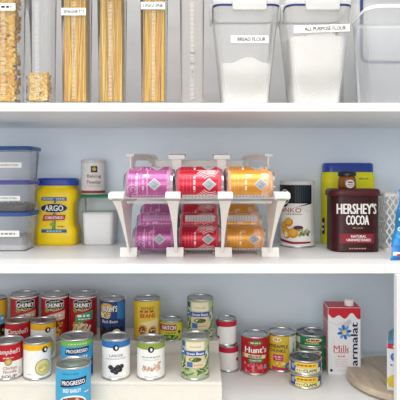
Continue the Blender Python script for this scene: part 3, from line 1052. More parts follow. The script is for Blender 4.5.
# ------------------------------------------------------------------ can dispenser rack
BX = [-.1785, -.0605, .0565, .1755]
FR = PLASTIC
rt = thing('can_rack', 'white plastic two-tier can rack holding soda cans on their sides', 'can rack', (0, 1.33, Z_MID))
o_y, o_z = 1.33, Z_MID


def P(D, zr):
    return (D - o_y, EYE + zr - o_z)


for i, x in enumerate(BX):
    outer = i in (0, 3)
    s = -1 if x < 0 else 1

    def bxx(D, x=x, s=s, outer=outer):
        return x + (s * .008 * max(0.0, (1.33 - D) / .165) if outer else 0.0)
    k = MB()
    prof = [(1.165, -.046), (1.165, -.057), (1.200, -.080), (1.240, -.116), (1.280, -.157), (1.317, -.196), (1.336, -.196), (1.341, -.13), (1.366, -.085), (1.42, -.073), (1.58, -.068), (1.58, -.058), (1.33, -.058), (1.25, -.058)]
    n = len(prof)
    vs = [(bxx(D) + e * .0011,) + P(D, z) for e in (-1, 1) for D, z in prof]
    k.add(vs, [tuple(range(n)), tuple(range(2 * n - 1, n - 1, -1))] + [(q, (q + 1) % n, n + (q + 1) % n, n + q) for q in range(n)], FR)
    # tapering front flange
    fl = [(1.165, -.058, .034), (1.200, -.081, .024), (1.240, -.117, .015), (1.280, -.158, .010), (1.316, -.196, .009)]
    vs = []
    for D, z, wdt in fl:
        wdt *= .55 if outer else .8
        for e in (-1, 1):
            vs += [(bxx(D) + e * wdt / 2,) + P(D, z), (bxx(D) + e * wdt / 2,) + P(D - .002, z - .002)]
    fs = []
    for q in range(len(fl) - 1):
        a, c = q * 4, q * 4 + 4
        fs += [(a, a + 2, c + 2, c), (a + 1, a + 3, c + 3, c + 1), (a, a + 1, c + 1, c), (a + 2, a + 3, c + 3, c + 2)]
    k.add(vs, fs, FR)
    br_o = k.build('bracket', rt)
    k = MB()
    tx = bxx(1.165)
    k.prism([P(1.150, -.0535), P(1.154, -.043), P(1.182, -.040), P(1.186, -.047), P(1.168, -.058)], tx - .0165, tx + .0165, FR)
    k.build('arm_tip', br_o)
    k = MB()
    k.prism([P(1.314, -.2095), P(1.322, -.187), P(1.329, -.187), P(1.343, -.2095)], x - .0215 + s * .003, x + .0215 + s * .003, FR)
    k.build('foot', br_o)
    k = MB()
    if outer:
        nx, ny = .16, s * .056          # across the arch plate
        nl = sqrt(nx * nx + ny * ny)
        nx, ny = nx / nl, ny / nl

        def q3(f, zr, off, x=x, s=s):
            return (x + s * .003 - s * .056 * f + nx * off, 1.365 + .16 * f + ny * off - o_y, EYE + zr - o_z)
        A = [(0, -.055), (-.01, .050), (.74, .053), (.86, .042), (1.06, -.055)]
        B = [(.11, -.055), (.10, .020), (.17, .036), (.62, .038), (.74, .030), (.96, -.055)]
        for e in (-1, 1):
            pass
        outl = A + B[::-1]
        n = len(outl)
        vs = [q3(f, z, e * .002) for e in (-1, 1) for f, z in outl]
        quads = [(0, 1, 7, 8, 9, 10)] if False else []
        # split the arch into post, beam and leg so every face is convex
        faces = [(0, 1, 9, 10), (1, 2, 7, 8, 9), (2, 3, 6, 7), (3, 4, 5, 6)]
        fs = []
        m2 = {0: 0, 1: 1, 2: 2, 3: 3, 4: 4, 5: 5, 6: 6, 7: 7, 8: 8, 9: 9, 10: 10}
        for fc in faces:
            fs.append(fc)
            fs.append(tuple(n + v for v in reversed(fc)))
        fs += [(q, (q + 1) % n, n + (q + 1) % n, n + q) for q in range(n)]
        k.add(vs, fs, FR)
        top = [(-.03, .046), (-.03, .052), (.30, .0555), (.76, .0555), (.90, .046), (.88, .041), (.74, .0505), (.30, .0505)]
        n = len(top)
        vs = [q3(f, z, e * .011) for e in (-1, 1) for f, z in top]
        fs = [(0, 1, 2, 7), (7, 2, 3, 6), (6, 3, 4, 5)]
        fs += [tuple(n + v for v in reversed(fc)) for fc in fs]
        fs += [(q, (q + 1) % n, n + (q + 1) % n, n + q) for q in range(n)]
        k.add(vs, fs, FR)
    else:
        k.prism([P(1.355, .040), P(1.352, .050), P(1.50, .054), P(1.545, .045), P(1.555, -.055), P(1.54, -.055), P(1.53, .036), P(1.385, .036), P(1.380, -.055), P(1.358, -.055)], x - .003, x + .003, FR)
        k.prism([P(1.342, .038), P(1.342, .049), P(1.42, .0555), P(1.52, .0555), P(1.52, .0515), P(1.42, .0515), P(1.350, .044), P(1.348, .038)], x - .0205, x + .0205, FR)
        vs = [(x + a, ) + P(D, z) for z, wdt in ((.042, .011), (-.055, .015)) for a, D in ((-wdt, 1.350), (wdt, 1.350), (wdt, 1.357), (-wdt, 1.357))]
        k.add(vs, [(0, 1, 5, 4), (1, 2, 6, 5), (2, 3, 7, 6), (3, 0, 4, 7), (0, 1, 2, 3), (4, 5, 6, 7)], FR)
    k.build('arch', rt)
# ribbed guide rails between brackets, back cross bar, wire runs under the cans
for a, b2 in zip(BX, BX[1:]):
    k = MB()
    k.box(a + .002, b2 - .002, 1.2525 - o_y, 1.2555 - o_y, EYE - .0695 - o_z, EYE - .0660 - o_z, FR)
    n = 22
    for j in range(n):
        xx = a + .006 + (b2 - a - .012) * j / (n - 1)
        k.box(xx - .0011, xx + .0011, 1.250 - o_y, 1.256 - o_y, EYE - .0715 - o_z, EYE - .0640 - o_z, FR)
    k.build('ribbed_rail', rt)
k = MB(); k.bevbox(BX[0] + .05, BX[3] - .05, 1.528 - o_y, 1.534 - o_y, EYE + .010 - o_z, EYE + .040 - o_z, FR, .001); k.build('cross_bar', rt)
WIRE = mat('#e6e2dd', .35)
for D, zr in ((1.204, -.0560), (1.238, -.0560), (1.272, -.0465), (1.310, -.0465)):
    k = MB(); k.tube([(BX[0] - .004, D - o_y, EYE + zr - o_z), (BX[3] + .004, D - o_y, EYE + zr - o_z)], .0013, WIRE, 6); k.build('wire', rt)
CX = [-.1195, -.0020, .1160]
for c in CX:
    for s in (-.036, .036):
        k = MB()
        k.tube([(c + s,) + P(D, z) for D, z in ((1.336, -.202), (1.350, -.2062), (1.378, -.2050), (1.43, -.1930), (1.475, -.1785), (1.56, -.1585), (1.595, -.1480))], .0016, WIRE, 6)
        k.build('wire', rt)

SILV = mat('#d4d4d6', .25, .9)


def soda_proto(kind):
    """Upright soda can, front towards -y; laid on its side by the caller."""
    r, h = .0325, .1140
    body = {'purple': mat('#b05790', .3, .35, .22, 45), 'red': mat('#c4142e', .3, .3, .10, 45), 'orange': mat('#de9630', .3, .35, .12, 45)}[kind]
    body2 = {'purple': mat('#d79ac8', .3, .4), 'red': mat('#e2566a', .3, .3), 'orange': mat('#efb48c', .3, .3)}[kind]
    lt = {'purple': pp('#d9a4d0'), 'red': pp('#f0c4c8'), 'orange': pp('#f4dcae')}[kind]
    t = bpy.data.objects.new('soda_can', None)
    COL.objects.link(t)
    k = MB()
    k.lathe([(0, .004), (.020, .003), (.0235, .0), (.0255, .001), (.0300, .007), (r, .012), (r, h - .014), (.0300, h - .008), (.0268, h - .003), (.0272, h - .001), (.0265, h), (.0250, h - .001), (.0243, h - .004)], METAL)
    k.build('can_body', t)
    k = MB(flat(0))
    k.lathe([(.0243, h - .004), (.020, h - .0045), (0, h - .0042)], METAL_D, 40)
    lid_o = k.build('lid', t)
    k = MB(lambda u, v, hh: (u, v, h - .0040 + hh))
    k.ring(0, .004, .0035, .0065, METAL, .0012, sq=1.5)
    k.build('pull_tab', lid_o)
    k = MB(cyl(r + .0003))
    k.lathe([(r + .0003, .012), (r + .0003, h - .014)], body, 56)
    # top and bottom coloured shoulders
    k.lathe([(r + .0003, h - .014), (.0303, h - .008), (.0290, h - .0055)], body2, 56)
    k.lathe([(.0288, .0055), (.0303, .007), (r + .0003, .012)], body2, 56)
    for off in (0, 2.1, 4.2):
        R = r
        def S(u, v, hh, off=off):
            a = u / R + off
            return ((R + .0003 + hh) * sin(a), -(R + .0003 + hh) * cos(a), v)
        k.surf = S
        dm = .080 if kind != 'purple' else .072
        if kind == 'red':
            for j in range(5):
                k.ring(.0, h - .030, .019 + j * .0052, .0212 + j * .0052, lt, .0004, -.9, .55 if j < 2 else .35, n=18)
                k.ring(.0, h - .030, .019 + j * .0052, .0212 + j * .0052, lt, .0004, pi - .5, pi + .9, n=18)
        if kind == 'orange':
            k.rect(-.030, .082, .030, .098, body2, .0003)
            k.ring(.004, .086, .018, .0195, lt, .0005, .4, 2.4)
        if kind == 'purple':
            k.ring(.012, .022, .010, .0125, lt, .0005, 0, 5.4)
            k.ring(.012, .022, .0045, .0065, lt, .0005, 1, 6)
            k.rect(-.030, .030, .030, .034, body2, .0003)
            k.rect(-.032, .054, .034, .0565, lt, .0004)
        k.poly([(0, dm - .016), (.0145, dm), (0, dm + .016), (-.0145, dm)], pp('#c3c6c9'), .0007)
        k.poly([(0, dm - .013), (.0115, dm), (0, dm + .013), (-.0115, dm)], pp('#a2a9ae'), .0009)
        k.line([(-.006, dm - .004), (0, dm + .006), (.006, dm - .004)], .0014, pp('#80878e'), .0011)
        # small print columns
        for j in range(4):
            k.scribble(-.018, .018, .046 - j * .0085, .0018 if j else .0050, lt if j == 0 else body2, .0006, j + 1)
        k.rect(-.024, .046, -.016, .060, body2, .0004)
        # nutrition panel at the side of the can
        if off == 0:
            k.rect(.027, .018, .047, .100, body2 if kind == 'purple' else pp('#e0d9d6'), .0005)
            for j in range(9):
                k.scribble(.0285, .0455, .026 + j * .0078, .0016, pp('#b478a8') if kind == 'purple' else pp('#a49ca0'), .0008, j)
    k.build('label', t)
    return t


order = (('purple', CX[0]), ('red', CX[1]), ('orange', CX[2]))
slots = [(1.221, -.0235, 'front', 'upper', 0.0), (1.291, -.0145, 'second', 'upper', .9), (1.378, -.1690, 'front', 'lower', .0), (1.468, -.1415, 'second', 'lower', -1.75), (1.556, -.1215, 'third', 'lower', 2.2)]
for kind, cx in order:
    proto = soda_proto(kind)
    for n, (D, zr, row, tier, roll) in enumerate(slots):
        if n == 0:
            o = proto
        else:
            o = proto.copy(); COL.objects.link(o)
            for ch in list(proto.children):
                c2 = ch.copy(); COL.objects.link(c2); c2.parent = o
                for g in list(ch.children):
                    d2 = g.copy(); COL.objects.link(d2); d2.parent = c2
        o.rotation_mode = 'XYZ'
        # lie on the side with the lid towards +x, then roll about the long axis
        from mathutils import Matrix
        Mx = Matrix.Rotation(roll, 4, 'X') @ Matrix.Rotation(pi / 2, 4, 'Y')
        o.rotation_euler = Mx.to_euler('XYZ')
        o.location = (cx - .0570, D, EYE + zr)
        where = {'front': 'foremost', 'second': 'second from the front', 'third': 'third from the front'}[row]
        tag(o, f'{kind} soda can on its side in the rack, {tier} tier, {where}', 'soda can', f'{kind} soda cans in the white rack')

# ------------------------------------------------------------------ bread crumb can
def art_panko(k, r, h):
    k.rect(-r * 1.5, h * .665, r * 1.0, h - .010, BLACK, .0005)
    k.poly([(-r * .2, h * .60), (r * 1.0, h * .685), (r * 1.0, h * .66), (-r * .2, h * .60)], BLACK, .0005)
    for i in range(7):
        k.rect(-r * .05 + i * .0065, h * .69, -r * .05 + i * .0065 + .0030, h - .014, pp('#1f3a44'), .0007)
    k.oval(-r * .72, h * .75, .0175, .0270, pp('#101014'), .0008, 28)
    k.ring(-r * .72, h * .76, .0140, .0165, pp('#d8d4cc'), .0010, sq=1.35)
    k.oval(-r * .70, h * .79, .0045, .0050, pp('#c8283a'), .0011)
    k.oval(-r * .70, h * .72, .0080, .0060, pp('#b9b05a'), .0011)
    k.text('PANKO', -r * .48, h * .565, h * .068, pp('#a02030'), w=r * 1.55, h=.0010, bold=.01)
    k.scribble(-r * .6, r * .3, h * .505, .003, pp('#8a8478'), .0008, 3)
    for i in range(4):
        k.line([(r * .05 + i * .009, h * .60 - i * .004), (r * .2 + i * .009, h * .64 - i * .006), (r * .3 + i * .009, h * .60 - i * .004)], .0022, pp('#e4dcc4'), .0006)
    k.oval(-r * .1, h * .235, r * .85, h * .085, pp('#e9e6dc'), .0006, 24)
    for i, (u, v, q) in enumerate(((-r * .80, .33, .011), (-r * .45, .385, .0135), (-r * .66, .25, .013), (-r * .18, .225, .0155), (-r * .55, .19, .011))):
        k.oval(u, h * v, q, q * .92, pp('#c98220'), .0008 + i * 5e-5, 16)
        k.oval(u - .001, h * v + .002, q * .75, q * .65, pp('#e2a83c'), .0010 + i * 5e-5, 14)
    k.oval(-r * .62, h * .20, .006, .0085, pp('#f4e6b0'), .0016)
    k.oval(r * .12, h * .305, .014, .006, pp('#5a1c28'), .0012)
    k.blobs(34, r * .15, r * .85, h * .19, h * .27, .003, .006, [pp('#6f8a3c'), pp('#9bb05a'), pp('#c9c2a0'), pp('#47632e'), pp('#8a4a4a')], .0012, 5)
    k.poly([(-r * 1.2, h * .135), (-r * .2, h * .095), (r * .9, h * .095), (r * .9, h * .070), (-r * .2, h * .060), (-r * 1.2, h * .09)], pp('#8e1c30'), .0007)
    k.rect(r * 1.02, h * .05, r * 1.06, h - .012, pp('#b8b4ac'), .0006)
    k.rect(-r * 1.35, h * .01, -r * .95, h * .66, pp('#2a2a2e'), .0004) if False else None


pxc, pdc = PX(297, 1.52), 1.52
r, h = .0492, .190
t = thing('breadcrumb_can', 'tall white breadcrumb can with black top band and golden food picture', 'can', (pxc, pdc, Z_MID), face(pxc, pdc, -.05))
k = MB(cyl(r + .0003))
k.lathe([(0, .001), (r - .002, .001), (r + .0006, .0005), (r + .0008, .004), (r, .005)], METAL)
k.lathe([(r, .005), (r, h - .008)], pp('#efece6'))
art_panko(k, r, h)
k.build('can_body', t)
k = MB()
k.lathe([(r + .0012, h - .011), (r + .0014, h - .002), (r, h), (r - .003, h), (r - .004, h - .002), (0, h - .002)], mat('#d9d7d2', .35))
k.build('lid', t)

# ------------------------------------------------------------------ yellow canister with blue lid
yx, yd, yw, yh, ydp = PX(350.5, 1.549), 1.549, .157, .243, .066
t = thing('drink_mix_canister', 'large yellow canister with blue lid behind the cocoa tin', 'canister', (yx, yd + ydp / 2, Z_MID), 0)
YC = mat('#e6e012', .4, var=.03, spec=.3)
k = MB()
k.loft([(0.0005, yw - .006, ydp - .006, .02), (.004, yw, ydp, .022), (.205, yw - .002, ydp - .001, .022), (.214, yw - .008, ydp - .006, .022), (.222, yw - .014, ydp - .008, .022)], YC)
k.build('canister_body', t)
k = MB()
k.loft([(.216, yw - .008, ydp - .002, .024), (.238, yw - .008, ydp - .002, .024), (yh, yw - .016, ydp - .010, .022)], mat('#20409f', .35, var=.03))
for i in range(50):
    x = -.052 + i * .104 / 49
    k.box(x - .0004, x + .0004, -ydp / 2 + .0002, -ydp / 2 + .003, .218, .236, mat('#20409f', .35, var=.03))
k.build('lid', t)
k = MB(flat(-ydp / 2))
k.rect(-.056, .030, .050, .078, pp('#3a1a1c'), .0006)
k.poly([(-.056, .078), (-.056, .110), (-.030, .078)], pp('#c2bd1c'), .0004)
k.surf = lambda u, v, hh: (-yw / 2 + .010 * (1 - cos(min(1.5, max(0, u / .018)))) - hh, -ydp / 2 + .022 - u, v)
k.rect(0, .030, .016, .078, pp('#3a1a1c'), .0008)
k.scribble(.002, .014, .060, .008, W, .0012, 2)
k.scribble(.002, .014, .044, .006, W, .0012, 5)
k.build('label', t)
k = MB(flat(-ydp / 2))
k.text('MORE CUPS', .039, .196, .0045, INK, w=.028, h=.0010, bold=.03)
k.build('lettering', t)

# ------------------------------------------------------------------ cocoa tin and jar on it
hx, hd, hw, hdp, hh = PX(357.6, 1.39), 1.39, .133, .098, .170
t = thing('cocoa_tin', 'dark brown cocoa tin with white lettering and red band', 'tin', (hx, hd + hdp / 2, Z_MID), -.02)
BR = mat('#34090e', .36, var=.05, spec=.3)
k = MB()
k.loft([(0.0005, hw - .006, hdp - .006, .028), (.003, hw - .001, hdp - .001, .030), (.006, hw - .003, hdp - .003, .030), (.151, hw - .003, hdp - .003, .030), (.156, hw - .006, hdp - .006, .029)], BR)
k.build('tin_body', t)
k = MB()
k.loft([(.151, hw + .004, hdp + .004, .033), (.1525, hw + .007, hdp + .006, .034), (.164, hw + .006, hdp + .005, .034), (.168, hw + .001, hdp, .032), (.1700, hw - .008, hdp - .008, .029)], mat('#4e141a', .36, var=.04, spec=.35))
k.build('lid', t)
k = MB(flat(-hdp / 2 + .0013))
hs = hw / 2 - .033
fx = hdp / 2 - .0015
def HS(u, v, h2):
    # wraps round the front corners of the tin
    R = .030
    if abs(u) <= hs:
        return (u, -fx - h2, v)
    s = 1 if u > 0 else -1
    a = min((abs(u) - hs) / R, pi / 2)
    return (s * (hs + (R + h2) * sin(a)), -fx + R - (R + h2) * cos(a), v)
k.surf = HS
k.rect(-.080, .025, .080, .050, pp('#8a1f2a'), .0004)
LW = pp('#efe9e2')
k.text("HERSHEY'S", .000, .117, .0280, LW, w=.106, h=.0012, bold=.06)
k.text('COCOA', .001, .0865, .0255, LW, w=.060, h=.0012, bold=.06)
k.text('100% CACAO', .002, .0655, .0040, pp('#c9a97c'), w=.028, h=.0009, bold=.02)
k.text('NATURAL', .004, .0430, .0066, LW, w=.040, h=.0012, bold=.06)
k.text('UNSWEETENED', .004, .0335, .0066, LW, w=.064, h=.0012, bold=.06)
k.scribble(-.021, .025, .0105, .003, pp('#b98f74'), .0009, 41)
k.rect(-.087, .015, -.074, .146, pp('#a89a92'), .0005)
for j in range(12):
    k.scribble(-.085, -.076, .025 + j * .010, .003, pp('#5a3a38'), .0008, j)
k.build('label', t)

jx, jd, jz = PX(347, 1.44), 1.44, Z_MID + .170
t = thing('spice_jar', 'tiny brown jar with black lid on top of cocoa tin', 'jar', (jx, jd, jz), face(jx, jd, .0))
r = .0245
k = MB(cyl(r))
k.lathe([(0, .0003), (r - .003, .0003), (r, .003), (r, .026), (r - .002, .031), (r - .005, .034), (r - .005, .036)], mat('#8a5420', .22, var=.25, scale=90))
k.build('jar_body', t)
k = MB(cyl(r))
k.oval(.009, .013, .0125, .0115, pp('#e9e4dd'), .0006, 20)
k.poly([(.000, .016), (.018, .015), (.014, .0195), (.004, .0205)], pp('#9a4a3a'), .0009)
k.line([(.001, .011), (.017, .010)], .0016, pp('#5a4a48'), .0010)
k.line([(.003, .007), (.015, .006)], .0012, pp('#8a7a76'), .0010)
k.build('label', t)
k = MB()
k.lathe([(r - .004, .034), (r + .0005, .034), (r + .0010, .036), (r + .0005, .046), (r - .003, .048), (0, .048)], mat('#1d2326', .3), 40)
k.build('lid', t)

# ------------------------------------------------------------------ lattice basket
bx0, bx1, bd0, bd1, bh = .503, .680, 1.415, 1.538, .158
t = thing('lattice_basket', 'white plastic lattice basket beside the cocoa tin', 'basket', ((bx0 + bx1) / 2, (bd0 + bd1) / 2, Z_MID))
bw, bdp = bx1 - bx0, bd1 - bd0
WP = mat('#eeebe6', .4)
k = MB()


def side_strips(surf, L, Hh):
    k.surf = surf
    step = .0165
    n = int((L + Hh) / step) + 2
    for s in (1, -1):
        for i in range(-n, n + 1):
            # clipped diagonal strip
            u0 = i * step
            pts = []
            for tt in [j / 40 for j in range(41)]:
                v = .006 + (Hh - .014) * tt
                u = u0 + s * v * .62
                if -L / 2 <= u <= L / 2:
                    pts.append((u, v))
            if len(pts) > 2:
                k.line([pts[0], pts[-1]], .0034, WP, .0002 if s > 0 else .0006)


tp = .006
side_strips(lambda u, v, h2: (u, -bdp / 2 + tp - tp * v / bh - h2, v), bw - .01, bh)
side_strips(lambda u, v, h2: (u, bdp / 2 - tp + tp * v / bh + h2, v), bw - .01, bh)
side_strips(lambda u, v, h2: (-bw / 2 + tp - tp * v / bh - h2, u, v), bdp - .01, bh)
side_strips(lambda u, v, h2: (bw / 2 - tp + tp * v / bh + h2, u, v), bdp - .01, bh)
k.build('lattice', t)
k = MB()
k.loft([(bh - .009, bw + .002, bdp + .002, .008), (bh, bw + .003, bdp + .003, .008), (bh, bw - .005, bdp - .005, .006), (bh - .009, bw - .005, bdp - .005, .006)], WP, cap0=False, cap1=False)
k.build('rim', t)
k = MB()
k.loft([(.0005, bw - .012, bdp - .012, .008), (.007, bw - .010, bdp - .010, .008)], WP)
k.build('base', t)

# ------------------------------------------------------------------ blue snack packet
t = thing('snack_packet', 'upright blue foil packet at the right end of middle shelf', 'packet', (PX(405.5, 1.262), 1.262, Z_MID), 0)
BF = mat('#1f78b8', .22, .35, .10, 30, bump=.5, bump_scale=60)
BF2 = mat('#1f63ac', .25, .3)
k = MB()
NU, NV = 16, 26
pw, ph, pt = .074, .172, .020
lean = .020


def pk(side):
    def S(u, v, h2):
        tu = u / (pw / 2); tv = v / ph
        bulge = max(0.0, (1 - abs(tu) ** 3)) * max(0.0, sin(pi * min(1, max(0, tv)))) ** .5
        narrow = 1 - .06 * sin(pi * tv)
        x = u * narrow + lean * tv + .0015 * sin(tv * 17)
        y = side * (-(pt / 2) * bulge - h2 - .0004) + .006 * sin(tv * 5)
        return (x, y, v + .0006)
    return S


for sd in (1, -1):
    S = pk(sd)
    vs = [S(-pw / 2 + pw * i / NU, ph * j / NV, 0) for j in range(NV + 1) for i in range(NU + 1)]
    fs = [(j * (NU + 1) + i, j * (NU + 1) + i + 1, (j + 1) * (NU + 1) + i + 1, (j + 1) * (NU + 1) + i) for j in range(NV) for i in range(NU)]
    k.add(vs, fs, BF, True)
k.surf = pk(1)
for j in range(5):
    k.line([(-pw / 2 + .002, .004 + j * .003), (pw / 2 - .002, .004 + j * .003)], .0012, BF2, .0006)
    k.line([(-pw / 2 + .002, ph - .004 - j * .003), (pw / 2 - .002, ph - .004 - j * .003)], .0012, BF2, .0006)
SW = pp('#c9e2f2')
for cv, sz in ((.070, 1.0), (.094, .9), (.117, .8)):
    pts = [(-.022 + .0085 * sz * sin(a * 1.9), cv - .013 * sz + .026 * sz * a / 3.3) for a in [3.3 * q / 14 for q in range(15)]]
    k.line(pts, .0032, SW, .0010)
    k.line([(p[0] + .016 + .004 * sin(p[1] * 200), p[1] + .004) for p in pts], .0026, SW, .0010)
k.oval(-.022, .030, .010, .007, BF2, .0008)
k.rect(-.034, .012, -.014, .020, W, .0010)
k.oval(-.020, .013, .006, .003, pp('#b03050'), .0013)
k.build('foil_body', t)

# ------------------------------------------------------------------ upper shelf: pasta canisters
CLR = clear_mat('clear_canister', '#fbfbfb', .90, .06)
CLR2 = clear_mat('milky_canister', '#f4f1ee', .80, .06)
CWD, CH = .060, .300


def canister(px, label, lab_text=None, lab_v=.20, wpx=25.5, plastic=CLR, D=1.212, tall=CH, marks=None, lab_dx=0.0):
    w = wpx * D / F
    X = PX(px, D)
    t = thing('pasta_canister', label, 'canister', (X, D + w / 2, Z_UP), 0, 'tall clear pasta canisters')
    k = MB()
    k.loft([(.0005, w - .006, w - .006, .006), (.002, w - .003, w - .003, .007), (.012, w - .0025, w - .0025, .008), (tall - .02, w + .0035, w + .0035, .009), (tall - .018, w + .006, w + .006, .009), (tall, w + .006, w + .006, .009)], plastic, cap1=False)
    k.build('canister_body', t)
    k = MB()
    k.loft([(.0008, w - .007, w - .007, .006), (.0045, w - .007, w - .007, .006)], clear_mat('thick_base', '#f6efe0', .45))
    k.build('base', t)
    k = MB()
    k.loft([(tall + .0005, w + .010, w + .010, .010), (tall + .014, w + .010, w + .010, .010), (tall + .018, w + .004, w + .004, .008)], WHITE)
    k.build('lid', t)
    fy = lambda v: -(w - .0025 + .006 * v / tall) / 2 - .0006
    if lab_text is not None:
        k = MB(flat(fy))
        k.rect(-w * .48 + lab_dx, lab_v - .0085, w * .46 + lab_dx, lab_v + .0085, W, .0004)
        if lab_text:
            k.text(lab_text, lab_dx, lab_v, .0085, INK, w=w * .78, h=.0009, bold=.05)
        else:
            k.scribble(-w * .2, w * .32, lab_v, .005, INK, .0009, 3)
        k.build('label', t)
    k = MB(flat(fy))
    sm = clear_mat('painted_highlight', '#ffffff', .60)  # zigzag column: a vertical reflection on the plastic painted in milky white
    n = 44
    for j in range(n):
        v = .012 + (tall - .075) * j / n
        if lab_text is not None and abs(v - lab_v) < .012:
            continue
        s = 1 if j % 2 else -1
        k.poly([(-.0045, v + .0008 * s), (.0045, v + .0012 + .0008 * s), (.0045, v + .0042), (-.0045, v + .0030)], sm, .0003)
    if marks:
        k.text('2', .0015, .118, .010, INK, h=.0006, rot=-pi / 2)
        k.text('3', .0010, .094, .010, INK, h=.0006, rot=-pi / 2)
        k.scribble(-.001, .004, .074, .004, pp('#6b6b70'), .0006, 3)
        k.scribble(-.001, .003, .064, .003, pp('#6b6b70'), .0006, 4)
    k.build('highlight_and_marks', t)
    return X, D + w / 2, w


def macaroni(X, Y, w, fill, n, seed, label, R, tr, cols, core):
    k = MB()
    rnd = random.Random(seed)
    half = w / 2 - .0062 - tr
    k.loft([(0, 2 * half - .010, 2 * half - .010, .004), (fill - .012, 2 * half - .010, 2 * half - .010, .004)], core)
    for i in range(n):
        q = rnd.random()
        z = rnd.uniform(.004, fill)
        if q < .55:
            c = Vector((rnd.uniform(-half, half), -half + rnd.uniform(0, .003), z))
        elif q < .70:
            c = Vector((half * rnd.choice((-1, 1)), rnd.uniform(-half, half), z))
        elif q < .78:
            c = Vector((rnd.uniform(-half, half), half, z))
        else:
            c = Vector((rnd.uniform(-half, half), rnd.uniform(-half, half), fill - rnd.uniform(-.001, .005)))
        a = rnd.uniform(0, 2 * pi); tl = rnd.uniform(-.5, .5)
        e1 = Vector((cos(a), sin(tl) * .4, sin(a))).normalized()
        e2 = Vector((-sin(a), sin(tl) * .4, cos(a))).normalized()
        sw = rnd.uniform(2.0, 3.0)
        pts = [c + e1 * (R * cos(-sw / 2 + sw * j / 5) - R * .6) + e2 * (R * sin(-sw / 2 + sw * j / 5)) for j in range(6)]
        for p in pts:
            p.x = max(-half, min(half, p.x)); p.y = max(-half, min(half, p.y)); p.z = max(.001 + tr, p.z)
            if abs(p.x) > half - .002 and abs(p.y) > half - .002:
                p.x *= .92; p.y *= .92
        k.tube(pts, tr, cols[i % len(cols)], 6)
    tag(k.build('macaroni', None, (X, Y, Z_UP + .005)), label, 'pasta', kind='stuff')


def spaghetti(X, Y, w, fill, n, seed, label, cols, core, fan):
    k = MB()
    rnd = random.Random(seed)
    half = w / 2 - .0060
    k.loft([(0, 2 * half - .008, 2 * half - .008, .004), (fill * .97, 2 * half - .006, 2 * half - .006, .004)], core)
    for i in range(n):
        q = i / n
        x0 = rnd.uniform(-half, half); x1 = max(-half, min(half, x0 + rnd.gauss(fan, .010)))
        if q < .62:
            y0 = -half + rnd.uniform(0, .0022); y1 = y0
        else:
            y0 = rnd.uniform(-half, half); y1 = y0; x0 = x1 = half * (1 if q < .81 else -1)
        if y0 < 0 and abs(x0) > half - .002:
            y0 = y1 = y0 + .002
        k.tube([(x0, y0, .001), ((x0 + x1) / 2 + rnd.uniform(-.001, .001), y0, fill / 2), (x1, y1, fill * (.96 + .04 * rnd.random()))], .0014, cols[i % len(cols)], 5)
    tag(k.build('spaghetti', None, (X, Y, Z_UP + .005)), label, 'pasta', kind='stuff')


def mp(hexs):
    return mat(hexs, .45, 0, .06, 200)


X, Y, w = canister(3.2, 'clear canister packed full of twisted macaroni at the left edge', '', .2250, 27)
macaroni(X, Y, w, .245, 620, 1, 'golden curled macaroni filling the leftmost canister', .0070, .0036, [mp('#f4b800'), mp('#ffcc30'), mp('#dc9a00'), mp('#ffe07a'), mp('#eca800')], mp('#8a5a00'))
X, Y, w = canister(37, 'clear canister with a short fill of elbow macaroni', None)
macaroni(X, Y, w, .066, 250, 2, 'pale elbow macaroni low inside the second canister', .0056, .0029, [mp('#ffcc4a'), mp('#ffdc78'), mp('#f0b428'), mp('#ffeab0')], mp('#8a5400'))
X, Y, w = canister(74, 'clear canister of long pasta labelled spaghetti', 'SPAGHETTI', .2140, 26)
spaghetti(X, Y, w, .262, 130, 3, 'yellow spaghetti filling the canister with the spaghetti label', [mp('#ffc81e'), mp('#e6a400'), mp('#ffdf5a'), mp('#c88a00')], mp('#b98500'), .006)
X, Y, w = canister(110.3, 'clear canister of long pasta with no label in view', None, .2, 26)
spaghetti(X, Y, w, .262, 130, 4, 'pale yellow long pasta in the canister between the two labelled ones', [mp('#f8c832'), mp('#e2aa10'), mp('#ffe07a'), mp('#c49010')], mp('#b98a14'), -.008)
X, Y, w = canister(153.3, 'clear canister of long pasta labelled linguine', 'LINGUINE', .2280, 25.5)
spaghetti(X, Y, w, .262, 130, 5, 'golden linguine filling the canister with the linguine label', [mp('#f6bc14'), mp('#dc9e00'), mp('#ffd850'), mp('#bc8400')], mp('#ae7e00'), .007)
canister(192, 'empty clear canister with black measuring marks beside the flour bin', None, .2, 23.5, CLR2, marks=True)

# ------------------------------------------------------------------ flour bins
BIN = clear_mat('clear_bin_plastic', '#fafbfc', .74, .1)
RIMB = mat('#1c2a66', .4, var=.03, spec=.3)


